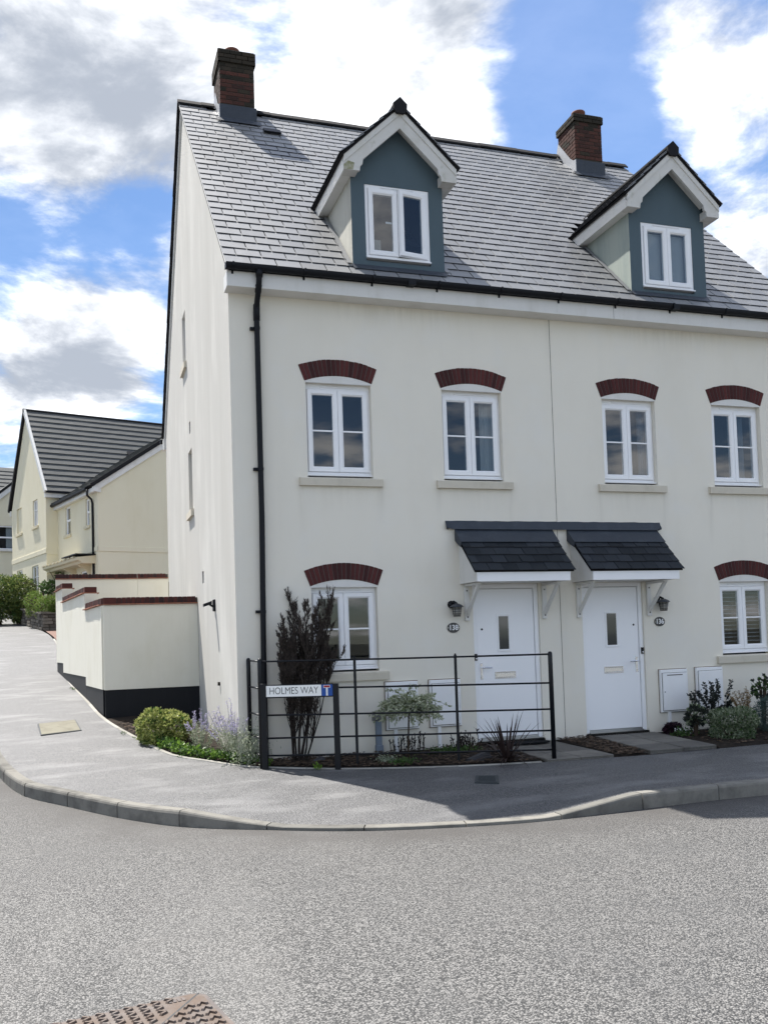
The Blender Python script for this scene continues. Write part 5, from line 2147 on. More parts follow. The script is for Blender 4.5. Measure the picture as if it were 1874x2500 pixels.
def round_shrub(name, label, c, r, mats, n, L, Wd, group=None, cat='shrub', lump=.16, rosettes=True, base=None):
    c = np.array(c, float)
    r = np.array(r, float)
    bz = base if base is not None else GZ(c[1])
    root = thing(name, label, cat, (c[0], c[1], bz), group)
    mb = MB()
    for i in range(9):
        d = rand_dirs(1, .8)[0] * r * .75
        d[2] = abs(d[2])
        mb.tube([(c[0] + d[0] * .1, c[1] + d[1] * .1, bz - .03), tuple(c + d * .5 + np.array([0, 0, -.05])), tuple(c + d)], [.012, .008, .004], 5)
    mb.build('stems', M['stem'], root, 'stuff', fixn=False)
    lo = rand_dirs(12)
    for mat, share in mats:
        k = int(n * share)
        d = rand_dirs(k)
        bump = np.max((d @ lo.T - .75).clip(0), 1) * 2.2
        rad = (1 - np.abs(rng.normal(size=k)) * .13).clip(.35, 1.05) * (1 - lump + lump * 2 * bump)
        P = c + d * r * rad[:, None]
        P[:, 2] = np.maximum(P[:, 2], bz + .01)
        if rosettes:
            m = 6
            P = np.repeat(P[:k // m], m, 0)
            d = np.repeat(d[:k // m], m, 0)
            dd = d * .9 + rng.normal(size=d.shape) * .55
        else:
            dd = d * .6 + rng.normal(size=d.shape) * .7
        dd[:, 2] += .25
        leaves('foliage', M[mat], P, dd, L * rng.uniform(.7, 1.25, len(P)), Wd * rng.uniform(.7, 1.2, len(P)), root)
    return root


def left_bed():
    round_shrub('evergreen_shrub', 'dense rounded yellow green shrub in the sun against the black plinth of the garden wall', (-.72, 1.72, .29), (.43, .42, .31),
                [('lf_yellow', .85), ('lf_green', .15)], 5200, .058, .026, lump=.30)
    # lavender coloured sage in two clumps
    def sage(label, c, n, hgt, spread, lean):
        root = thing('flowering_sage', label, 'perennial', (c[0], c[1], GZ(c[1])), 'lilac flowering sages by the gable corner')
        mb = MB()
        LP, LD, FP, FD = [], [], [], []
        for i in range(n):
            a, q = random.uniform(0, 6.28), random.random() ** .6
            b = Vector((c[0] + math.cos(a) * spread * .35 * q, c[1] + math.sin(a) * spread * .35 * q, GZ(c[1])))
            h = hgt * random.uniform(.62, 1.05) * (1 - .25 * q)
            t = b + Vector((math.cos(a) * spread * q + lean[0], math.sin(a) * spread * q + lean[1], h))
            m = b.lerp(t, .5) + Vector((0, 0, .05))
            mb.tube([b, m, t], [.004, .003, .0015], 4, False)
            for s in np.linspace(.06, 1.0, 46):
                p = b.lerp(m, s * 2) if s < .5 else m.lerp(t, s * 2 - 1)
                d = Vector((random.gauss(0, 1), random.gauss(0, 1), random.gauss(.4, .5)))
                if s < .62:
                    LP.append(p); LD.append(d)
                else:
                    FP.append(p + d * .004); FD.append(d)
                    if random.random() < .7:
                        FP.append(p + d * .008); FD.append(-d)
        mb.build('stems', M['lf_silver'], root, 'stuff', fixn=False)
        leaves('foliage', M['lf_silver'], LP, LD, rng.uniform(.03, .07, len(LP)), .011, root)
        leaves('flower_spikes', M['lf_lilac'], FP, FD, rng.uniform(.014, .026, len(FP)), .014, root)
    sage('tall lilac flowering sage at the sunlit front corner of the gable', (-.02, .22), 58, .76, .33, (.0, .0))
    sage('lilac flowering sage leaning out beside the yellow green shrub', (-.36, .95), 18, .66, .24, (.05, -.05))
    # silver sage foliage near the post
    root = thing('silver_plant', 'low silver leaved plant at the foot of the black railing corner', 'perennial', (.08, -.16, GZ(0)))
    k = 1500
    P = rng.normal(size=(k, 3)) * [.10, .09, .13] + [.09, -.17, .14]
    P[:, 2] = np.abs(P[:, 2] - GZ(0)) + GZ(0)
    leaves('foliage', M['lf_silver'], P, rand_dirs(k, .5), rng.uniform(.025, .05, k), .012, root)
    root = thing('leafy_ground_cover', 'bright green low leaves along the pale garden edging below the sage', 'ground cover', (-.45, .6, GZ(.6)))
    t = rng.uniform(0, 1, 1500)
    y = 1.9 - 2.15 * t
    xo = np.interp(-y, [-2.23, -.82, -.31, .07, .45], [-1.16, -.78, -.42, -.14, .2]) + .07 + rng.uniform(0, .28, 1500) ** 1.3
    P = np.stack([xo, y, np.array([GZ(q) for q in y]) + rng.uniform(.01, .11, 1500)], 1)
    leaves('foliage', M['lf_bright'], P[:800], rand_dirs(800, .3), rng.uniform(.03, .075, 800), rng.uniform(.025, .05, 800), root)
    leaves('foliage', M['lf_green'], P[800:], rand_dirs(700, .3), rng.uniform(.03, .075, 700), rng.uniform(.025, .05, 700), root)
    # tufts that have seeded along the edging
    root = thing('edging_weeds', 'tiny weeds and moss growing in the joint along the pale edging', 'weeds', (-.9, 1.3, GZ(1.3)))
    root2 = []
    P = []
    for x, y in ((-1.27, 2.55), (-1.12, 2.15), (-.97, 1.6), (-.86, 1.2), (-.62, .62), (-2.07, 8.1), (-2.03, 7.9)):
        for _ in range(26):
            P.append((x + random.gauss(-.02, .025), y + random.gauss(0, .06), GZ(y) + random.uniform(0, .022)))
    P = np.array(P)
    leaves('foliage', M['lf_green'], P, rand_dirs(len(P), 1.0), rng.uniform(.02, .05, len(P)), .010, root)
    for lab, x, y, n, s in (('small bright green weed beside the left sign post', .27, -.50, 16, .06), ('tiny green weed at the pavement edge under the street sign', .78, -.86, 40, .05),
                            ):
        root = thing('weed', lab, 'weed', (x, y, GZ(y)))
        P = np.array([(x + random.gauss(0, .02), y + random.gauss(0, .015), GZ(y) + .015 + abs(random.gauss(0, s * .5))) for _ in range(n)])
        if 'left' in lab:
            P[:, 2] += .10 * rng.random(n)
        leaves('leaves', M['lf_bright'], P, rand_dirs(n, .6), rng.uniform(.03, .06, n), .022, root)


left_bed()


def tall_shrub():
    base = Vector((.66, -.33, GZ(-.3)))
    root = thing('dead_conifer', 'tall dark brown wispy dead conifer in front of the ground floor window', 'shrub', base)
    mb = MB()
    P, D, Ls = [], [], []
    def grow(p, d, ln, r, lev, dens):
        n = 5
        pts = [p]
        q = p.copy()
        dd = d.copy()
        for i in range(n):
            dd = (dd + Vector((random.gauss(0, .09), random.gauss(0, .09), .10))).normalized()
            q = q + dd * ln / n
            pts.append(q.copy())
        mb.tube(pts, [r * (1 - .12 * i) for i in range(n + 1)], 5 if lev < 2 else 3, False)
        if lev < 3:
            k = {0: 8, 1: 5, 2: 4}[lev]
            for i in range(k):
                s = random.uniform(.22 if lev == 0 else .1, 1.0)
                j = min(int(s * n), n - 1)
                b = pts[j].lerp(pts[j + 1], s * n - j)
                a = random.uniform(0, 6.28)
                e = (dd + Vector((math.cos(a) * .42, math.sin(a) * .26, .22))).normalized()
                grow(b, e, ln * random.uniform(.30, .52), r * .5, lev + 1, dens)
        if lev >= 1:
            for i in range(n):
                a, b = pts[i], pts[i + 1]
                for _ in range(5 if lev == 3 else 4):
                    s = random.random()
                    c = a.lerp(b, s)
                    hz = c.z - base.z
                    keep = min(1.0, max(.02, (hz - .55) / .75))
                    if random.random() < keep:
                        P.append(c)
                        Ls.append(random.uniform(.025, .06))
                        D.append((b - a).normalized() + Vector((random.gauss(0, .38), random.gauss(0, .38), random.gauss(.3, .25))))
    for x, y, lean, ln, r in ((-.10, .03, -.05, 1.30, .013), (-.05, .05, .02, 1.62, .016), (.02, -.03, .05, 1.86, .018), (.05, .04, .10, 1.98, .018),
                              (.09, .0, .12, 1.72, .016), (.12, -.02, .27, 1.38, .013), (.16, .02, .36, 1.35, .012), (-.10, -.04, -.08, 1.05, .010),
                              (.20, .0, .46, 1.12, .010), (-.05, .06, -.04, 1.4, .012), (.0, .06, .0, 1.5, .013)):
        d = Vector((lean * .8, y * .6, 1)).normalized()
        grow(base + Vector((x * .5, y * .8, -.03)), d, ln * .80, r, 0, 1)
    mb.build('branches', M['bark_twig'], root, 'stuff', fixn=False)
    leaves('foliage', M['lf_dead'], P, D, Ls, .009, root)


tall_shrub()


def willow():
    base = Vector((1.99, -.62, GZ(-.6)))
    root = thing('standard_willow', 'small lollipop willow with pale green and cream leaves on a thin stem behind the railing', 'small tree', base)
    top = base + Vector((.03, 0, .62))
    MB().tube([base + Vector((0, 0, -.04)), base + Vector((.012, .0, .3)), top], [.013, .011, .012], 8).build('trunk', M['stem'], root, smooth=True)
    mb = MB()
    P, D = [], []
    for i in range(150):
        a = random.uniform(0, 6.28)
        el = random.uniform(-.35, 1.1)
        d = Vector((math.cos(a) * math.cos(el) * 1.3, math.sin(a) * math.cos(el) * .8, math.sin(el) * .75))
        ln = random.uniform(.18, .44) * (1.2 if el < .4 else .95)
        p = top + Vector((0, 0, random.uniform(-.02, .08)))
        pts = [p]
        dd = d.copy()
        for k in range(5):
            dd = dd + Vector((random.gauss(0, .14), random.gauss(0, .14), -.05 - .045 * k))
            p = p + dd.normalized() * ln / 5
            pts.append(p.copy())
        mb.tube(pts, [.004, .0035, .003, .0025, .002, .001], 3, False)
        for k in range(1, 6):
            for _ in range(8):
                q = pts[k - 1].lerp(pts[k], random.random())
                P.append(q)
                D.append((pts[k] - pts[k - 1]).normalized() + Vector((random.gauss(0, .7), random.gauss(0, .7), random.gauss(0, .5))))
    mb.build('branches', M['stem'], root, 'stuff', fixn=False)
    leaves('foliage', M['lf_willow'], P, D, rng.uniform(.034, .066, len(P)), .022, root)


willow()


def strap_plant():
    base = Vector((3.02, -1.30, GZ(-1.3)))
    root = thing('strap_leaved_plant', 'spiky bronze strap leaved plant by the right end of the railing', 'plant', base)
    for i in range(60):
        a = random.uniform(0, 6.28)
        el = random.uniform(.65, 1.5) if i < 38 else random.uniform(.25, .8)
        ln = random.uniform(.42, .72)
        d = Vector((math.cos(a) * math.cos(el), math.sin(a) * math.cos(el) * .8, math.sin(el)))
        s = Vector((-math.sin(a), math.cos(a), 0))
        p = base + Vector((math.cos(a) * .02, math.sin(a) * .02, -.01))
        vs, n = [], 6
        w = random.uniform(.010, .018)
        dd = d.copy()
        for k in range(n + 1):
            ww = w * (1 - (k / n) ** 2.2)
            vs += [p - s * ww, p + Vector((0, 0, -.002)), p + s * ww]
            dd = (dd + Vector((0, 0, -.085 - (.10 if el < .8 else 0)))).normalized()
            p = p + dd * ln / n
        fs = []
        for k in range(n):
            fs += [(3 * k, 3 * k + 1, 3 * k + 4, 3 * k + 3), (3 * k + 1, 3 * k + 2, 3 * k + 5, 3 * k + 4)]
        MB().add(vs, fs).build('leaf', M['lf_phorm'], root, fixn=False)


strap_plant()


def dried_stems(label, x0, x1, y, n, hgt):
    root = thing('dried_stems', label, 'dead perennial', ((x0 + x1) / 2, y, GZ(y)), 'clumps of dark dried stems')
    mb = MB()
    for i in range(n):
        x = random.uniform(x0, x1)
        yy = y + random.uniform(-.08, .08)
        h = hgt * random.uniform(.55, 1.05)
        p = Vector((x, yy, GZ(yy)))
        l = random.gauss(0, .04)
        pts = [p, p + Vector((l * .5 + random.gauss(0, .01), 0, h * .4)), p + Vector((l, random.gauss(0, .02), h))]
        mb.tube(pts, [.006, .005, .004], 5)
        for k in range(7):
            q = pts[1].lerp(pts[2], random.random())
            mb.tube([q, q + Vector((random.gauss(0, .014), random.gauss(0, .01), .022))], [.006, .004], 4)
    mb.build('stems', M['bark_twig'], root, 'stuff', fixn=False)


dried_stems('dark dried stalks left of the thin willow stem', 1.86, 2.02, -.36, 9, .26)
dried_stems('dark dried stalks right of the thin willow stem', 2.06, 2.28, -.38, 14, .28)
dried_stems('dark dried stalks under the right hand meter box of house 138', 2.62, 3.06, -.40, 26, .26)


def low_plants():
    def low(label, c, r, n, mat, L, Wd, name='low_plant', cat='plant'):
        root = thing(name, label, cat, (c[0], c[1], GZ(c[1])))
        P = rng.normal(size=(n, 3)) * [r[0], r[1], 0] + [c[0], c[1], 0]
        P[:, 2] = [GZ(q) + .02 for q in P[:, 1]]
        P[:, 2] += np.abs(rng.normal(size=n)) * r[2]
        leaves('foliage', M[mat], P, rand_dirs(n, .5), L * rng.uniform(.6, 1.3, n), Wd, root)
    low('pale grey green cushion plant on the bark below the street sign', (1.62, -.86), (.06, .04, .05), 260, 'lf_silver', .035, .016)
    low('mid green trailing plant on the bark right of the grey duct', (1.80, -1.02), (.09, .04, .03), 200, 'lf_green', .04, .02)
    low('dark green trailing plant below the second meter box', (2.62, -.50), (.16, .05, .035), 420, 'lf_green', .04, .02)
    round_shrub('variegated_shrub', 'dense variegated mound shrub in front of the right meter box', (6.62, -.86, .09), (.46, .36, .25), [('lf_varieg', .85), ('lf_green', .15)], 5200, .046, .022, base=GZ(-.8), rosettes=False, lump=.34)
    # open dark shrub behind
    base = Vector((6.66, -.42, GZ(-.4)))
    root = thing('dark_open_shrub', 'open dark purple green shrub with upright twigs against the meter box', 'shrub', base)
    mb = MB()
    P, D = [], []
    for i in range(20):
        a = random.uniform(0, 6.28)
        t = base + Vector((math.cos(a) * random.uniform(.05, .42), math.sin(a) * .12, random.uniform(.42, .86) - .1))
        if i < 3:
            t = base + Vector((-.42 + i * .06, -.02, .56 + .03 * i))
        m = base.lerp(t, .55) + Vector((random.gauss(0, .03), 0, .08))
        mb.tube([base, m, t], [.007, .005, .002], 4, False)
        for s in np.linspace(.45, 1, 16):
            p = base.lerp(m, s * 2) if s < .5 else m.lerp(t, s * 2 - 1)
            for _ in range(4):
                P.append(p)
                D.append((random.gauss(0, 1), random.gauss(0, 1), random.gauss(.3, .6)))
    mb.build('branches', M['bark_twig'], root, 'stuff', fixn=False)
    leaves('foliage', M['lf_dark'], P, D, rng.uniform(.03, .055, len(P)), .028, root)
    # arching ferny spray
    base = Vector((7.06, -.55, GZ(-.5)))
    root = thing('arching_spray', 'arching orange tinged ferny shoots beside the dark open shrub', 'shrub', base)
    mb = MB()
    P, D = [], []
    for i in range(10):
        t = base + Vector((random.uniform(-.24, .12), random.uniform(-.1, .1), random.uniform(.35, .64)))
        m = base.lerp(t, .5) + Vector((.03, 0, .09))
        mb.tube([base, m, t], [.005, .004, .002], 4, False)
        for s in np.linspace(.25, 1, 22):
            p = base.lerp(m, s * 2) if s < .5 else m.lerp(t, s * 2 - 1)
            for _ in range(4):
                P.append(p)
                D.append((random.gauss(0, 1), random.gauss(0, .6), random.gauss(-.2, .5)))
    mb.build('stems', M['stem'], root, 'stuff', fixn=False)
    leaves('foliage', M['lf_orange'], P, D, rng.uniform(.025, .05, len(P)), .012, root)
    round_shrub('glossy_shrub', 'small glossy leaved shoot left of the variegated mound', (6.17, -.66, .22), (.13, .12, .13), [('lf_varieg', .4), ('lf_dark', .6)], 420, .07, .034, base=GZ(-.6))
    round_shrub('blue_green_bush', 'dark blue green bush at the right edge of the front bed', (7.5, -.75, .14), (.38, .32, .36), [('lf_blue', 1.0)], 6500, .05, .008, base=GZ(-.7), rosettes=False)
    round_shrub('climbing_rose', 'tall leafy rose stems above the blue green bush', (7.45, -.5, .55), (.18, .12, .18), [('lf_green', .6), ('lf_dark', .4)], 480, .05, .032, base=GZ(-.5))
    round_shrub('purple_leaved_plant', 'low dark purple leaved plant beside the path to door 136', (6.05, -.30, .02), (.13, .11, .09), [('lf_purple', 1.0)], 700, .045, .036, base=GZ(-.3))
    root = thing('white_flowered_plant', 'low dark green plant with a few white flowers at the corner of the bed', 'plant', (6.02, -.52, GZ(-.5)))
    P = rng.normal(size=(240, 3)) * [.09, .06, .03] + [6.05, -.55, GZ(-.5) + .05]
    leaves('foliage', M['lf_green'], P, rand_dirs(240, .4), .04, .02, root)
    P = rng.normal(size=(26, 3)) * [.06, .05, .015] + [6.02, -.55, GZ(-.5) + .09]
    leaves('flowers', M['numeral'], P, rand_dirs(26, .8), .022, .02, root)


low_plants()


def rock(label, c, s, rot):
    mb = MB()
    R = Matrix.Rotation(rot, 3, 'Z')
    pts = [(-1, -.6, -.3), (.9, -.7, -.3), (1.0, .5, -.3), (-.9, .6, -.3), (-.85, -.45, .15), (.55, -.5, .75), (.7, .35, .8), (-.75, .45, .2)]
    vs = [Vector(c) + R @ Vector((x * s[0] * random.uniform(.9, 1.1), y * s[1] * random.uniform(.9, 1.1), z * s[2])) for x, y, z in pts]
    mb.add(vs, [(0, 3, 2, 1), (4, 5, 6, 7), (0, 1, 5, 4), (1, 2, 6, 5), (2, 3, 7, 6), (3, 0, 4, 7)])
    o = mb.build('rock', M['rock'], None, bevel=.008)
    tag(o, label, 'rock', 'dark rocks on the bark')


rock('dark slab of rock leaning in the bark bed under the middle of the railing', (2.72, -1.12, GZ(-1.1)), (.20, .10, .16), .1)
rock('dark grey rock on the bark behind the street sign', (.88, -.42, GZ(-.4)), (.14, .09, .10), .5)

# ------------------------------------------------------------------ stepped garden wall of the end house
def wall_run(root, F, length, zb, zc, zt, tiles, bricks, thick=.225, first=0.0, last=0.0, corner=True):
    """rendered wall: black plinth zb..zc, render zc..zt, a tile creasing and a brick-on-edge coping"""
    MB().fbox(F, 0.012, length, zb - .3, zc, .012, thick - .012).build('plinth', M['plinth'], root)
    MB().fbox(F, 0, length, zc, zt, 0, thick, .004).build('render_panel', M['garden_render'], root)
    n = max(1, int(round(length / .268)))
    w = length / n
    for i in range(n):
        j = random.uniform(-.004, .004)
        MB().fbox(F, i * w + .003, (i + 1) * w - .003, zt + .002, zt + .019, -.042 + j, thick + .042, .003).build('creasing_tile', M['tile_red'], root)
    x = .002
    k = 0
    MB().fbox(F, .004, length - .004, zt + .0195, zt + .105, .012, thick - .012).build('mortar_core', M['mortar_dark'], root)
    if corner:
        MB().fbox(F, x, x + .21, zt + .02, zt + .123, .004, thick - .004, .004).build('brick', M['coping'], root)
        x += .222
    while x + .06 < length:
        e = random.uniform(-.004, .004)
        MB().fbox(F, x, x + .063, zt + .02, zt + .122 + random.uniform(-.003, .003), .002 + e, thick - .002 + e, .004).build('brick', M['coping'], root)
        x += .0745
    return


def garden_wall():
    root = thing('garden_wall', 'cream rendered garden wall with black plinth and red brick coping stepping up the hill', 'wall', (-1.5, 4.15, GZ(4.15)))
    C0 = Vector((-1.515, 4.15, 0))
    F = Frame(C0, (1, 0, 0), (0, 1, 0))
    wall_run(root, F, 1.513, -.05, .737, 2.115, True, True)
    a = math.radians(7.3)
    u, d = Vector((-math.sin(a), math.cos(a), 0)), Vector((math.cos(a), math.sin(a), 0))
    segs = [(.0, 2.27, .737, 2.118), (2.27, 6.02, .893, 2.43), (6.02, 7.38, 1.10, 2.745)]
    for i, (s0, s1, zc, zt) in enumerate(segs):
        G = Frame(C0 + u * (s0 + (.227 if i == 0 else 0)), u, d)
        wall_run(root, G, s1 - s0 - (.227 if i == 0 else 0) - .003, GZ(4 + s0) - .2, zc, zt, True, True, corner=i > 0)
    root2 = thing('garden_wall', 'cream rendered back garden wall with dark brick coping seen beyond the near garden wall', 'wall', (-1.2, 11.5, GZ(11.5)))
    P0 = C0 + u * 7.39
    G = Frame((P0.x, P0.y, 0), (1, .02, 0), (-.02, 1, 0))
    wall_run(root2, G, 1.86, .6, 1.2, 3.045, True, True)
    G2 = Frame(G.p(1.863, 0, 0), (1, -.04, 0), (.04, 1, 0))
    wall_run(root2, G2, .72, .6, 1.2, 3.045, True, True, corner=False)
    f = thing('board_fence', 'dark weathered board fence panel between the back garden wall and the house', 'fence', (.5, 11.6, 1.0))
    for i in range(6):
        MB().box(.10 + i * .15, .245 + i * .15, 11.62, 11.64, .8, 2.98 - (.0 if i % 2 else .01)).build('board', M['wood_dark'], f)
    MB().box(.08, 1.0, 11.60, 11.62, 2.80, 2.87).build('fence_rail', M['wood_dark'], f)
    MB().box(.06, .10, 11.58, 11.68, .8, 3.02).build('post', M['wood_dark'], f)


garden_wall()

# ------------------------------------------------------------------ houses up the side street
PH = math.radians(16.5)
E1 = Vector((math.cos(PH), math.sin(PH), 0))
E2 = Vector((-math.sin(PH), math.cos(PH), 0))
OB = Vector((-1.328, 24.0, 0))


def lp(a, b, z):
    return OB + E1 * a + E2 * b + Vector((0, 0, z))


def far_window(F, w, h, parent, style='sash'):
    """small white window in a recess, dark behind"""
    mb = MB().ring(F, 0, w, 0, h, .055, .06, .12, .012, .012)
    fr = mb.build('window', M['white'], parent)
    MB().fbox(F, .05, w - .05, .05, h - .05, .085, .095).build('pane', M['glass'], fr)
    if style == 'sash':
        MB().fbox(F, .05, w - .05, h * .47, h * .47 + .06, .05, .1).build('transom', M['white'], fr)
        MB().ring(F, .04, w - .04, h * .5, h - .04, .045, .045, .08, .01, .01).build('top_light', M['white'], fr)
    else:
        MB().fbox(F, w / 2 - .035, w / 2 + .035, .05, h - .05, .055, .1).build('mullion', M['white'], fr)
        MB().fbox(F, .05, w - .05, h * .62, h * .62 + .03, .07, .1).build('glazing_bar', M['white'], fr)
    mb = MB()
    mb.add([F.p(-.1, -.1, .7), F.p(w + .1, -.1, .7), F.p(w + .1, h + .1, .7), F.p(-.1, h + .1, .7)], [(0, 1, 2, 3)])
    for a, b in (((-.1, -.1), (w + .1, -.1)), ((w + .1, -.1), (w + .1, h + .1)), ((w + .1, h + .1), (-.1, h + .1)), ((-.1, h + .1), (-.1, -.1))):
        mb.add([F.p(*a, .121), F.p(*b, .121), F.p(*b, .7), F.p(*a, .7)], [(0, 1, 2, 3)])
    mb.build('room_lining', M['room'], fr, fixn=False)
    MB().fbox(F, w * .55, w * .95, .05, h - .05, .2, .21).build('curtain', M['curtain'], fr)
    return fr


def far_sill(F, u0, u1, v, parent):
    MB().fbox(F, u0, u1, v - .11, v, -.06, .06, .005).build('window_sill', M['sill_y'], parent)


M['sill_y'] = material('cream_sill', (.64, .58, .42), .85, .2)


def courses(root, P0, along, up, nrm, L, H_, n, mat, name='tile_course'):
    """overlapping courses of interlocking tiles"""
    g = H_ / n
    for i in range(n):
        mb = MB()
        m = max(2, int(L / .33))
        a = P0 + up * (g * i)
        vs = []
        for k in range(m + 1):
            q = a + along * (L * k / m)
            j = random.uniform(-.004, .004)
            vs += [q + nrm * (.0 + j), q + nrm * (.045 + j), q + up * (g * 1.03) + nrm * (.012)]
        fs = []
        for k in range(m):
            fs += [(3 * k, 3 * k + 3, 3 * k + 4, 3 * k + 1), (3 * k + 1, 3 * k + 4, 3 * k + 5, 3 * k + 2)]
        mb.add(vs, fs)
        mb.build(name, mat, root, fixn=False)


def tall_house():
    """gable to the street, ridge running away to the right"""
    A0, B0, B1 = -.47, 5.4, 11.45
    ez, rz = 7.86, 11.93
    bm = (B0 + B1) / 2 + .08
    root = thing('yellow_house', 'tall pale yellow house with steep gable and dark ridged tile roof up the side street', 'house', lp(A0 + 4, 8.4, GZ(31)), 'yellow rendered houses up the side street')
    F = Frame(lp(A0, B1, 0), -E2, E1)                   # seen from the street: u runs to the front corner
    U = lambda b: B1 - b
    holes = [(U(7.52), U(6.72), 6.66, 7.80), (U(10.44), U(9.54), 6.66, 7.82), (U(7.84), U(6.72), 3.7, 4.98), (U(10.6), U(9.54), 3.7, 5.0)]
    wall_grid(F, [0, U(bm), B1 - B0], lambda u: ez + (rz - ez) * (1 - abs(u - U(bm)) / (U(bm) if u < U(bm) else B1 - B0 - U(bm))), holes, .12, M['render_yellow'], 'gable_wall', root, 1.5)
    far_window(F.at(U(7.52), 6.66), .8, 1.14, root, 'casement')
    MB().fbox(F, U(10.44), U(9.54), 6.66, 7.82, .06, .1).build('blind_recess', M['render_yellow'], root)
    far_window(F.at(U(7.84), 3.7), 1.12, 1.28, root, 'casement')
    far_window(F.at(U(10.6), 3.7), 1.06, 1.3, root, 'casement')
    far_sill(F, U(7.62), U(6.6), 6.66, root)
    far_sill(F, U(10.56), U(9.42), 6.66, root)
    MB().fbox(F, -.02, B1 - B0 + .03, 5.36, 5.56, -.03, -.001, .008).build('string_course', M['render_yellow'], root)
    G = Frame(lp(A0, B0, 0), E1, E2)
    wall_grid(G, [0, 9], lambda u: ez, [], .1, M['render_yellow'], 'front_wall', root, 1.5)
    MB().fbox(G, .001, .47, 5.30, 5.50, -.03, -.001).build('string_course', M['render_yellow'], root)
    # roof
    up = (lp(0, bm, rz + .02) - lp(0, B0 - .2, ez + .0))
    H_ = up.length
    up.normalize()
    n = E1.cross(up).normalized()
    if n.z < 0:
        n = -n
    R = MB().poly([lp(A0 - .1, B0 - .2, ez + .02), lp(A0 + 9, B0 - .2, ez + .02), lp(A0 + 9, bm, rz + .04), lp(A0 - .1, bm, rz + .04)], -n * .05)
    up2 = (lp(0, bm, rz + .02) - lp(0, B1 + .2, ez)).normalized()
    n2 = E1.cross(up2)
    if n2.z < 0:
        n2 = -n2
    R.poly([lp(A0 - .1, B1 + .25, ez + .02), lp(A0 + 9, B1 + .25, ez + .02), lp(A0 + 9, bm, rz + .04), lp(A0 - .1, bm, rz + .04)], -n2 * .05)
    R = R.build('roof', M['roof_under'], root)
    courses(R, lp(A0 - .1, B0 - .24, ez + .03), E1, up, n, 9.0, H_, 15, M['tile_grey'])
    MB().tube([lp(A0 - .13, bm, rz + .06), lp(A0 + 9, bm, rz + .06)], .09, 8).build('ridge', M['ridge'], R)
    # verges
    for b0, nn in ((B0 - .24, n), (B1 + .27, n2)):
        q0, q1 = lp(A0 - .115, b0, ez + .0), lp(A0 - .115, bm, rz + .03)
        MB().poly([q0 + nn * .105, q1 + nn * .105, q1 - nn * .06, q0 - nn * .06], E1 * .10).build('verge', M['ridge' if b0 > 8 else 'white_board'], R)
    MB().fbox(G, -.06, 9, ez - .20, ez - .0, -.2, 0).build('fascia', M['white_board'], root)
    MB().fbox(G, -.06, 9, ez - .02, ez + .07, -.29, -.201).build('gutter', M['black'], root)
    MB().box(0, .001, 0, .001, 0, .001).v
    MB().fbox(F, -.22, -.001, ez - .22, ez + .02, -.05, .1).build('box_end', M['white_board'], root)
    for a, t in ((4.0, .50), (2.6, .2)):
        p = lp(A0 + a, B0 - .2, ez + .02) + up * (H_ * t) + n * .06
        MB().poly([p, p + E1 * .5, p + E1 * .5 + up * .3, p + up * .3], n * .08).build('roof_vent', M['black'], R)


tall_house()


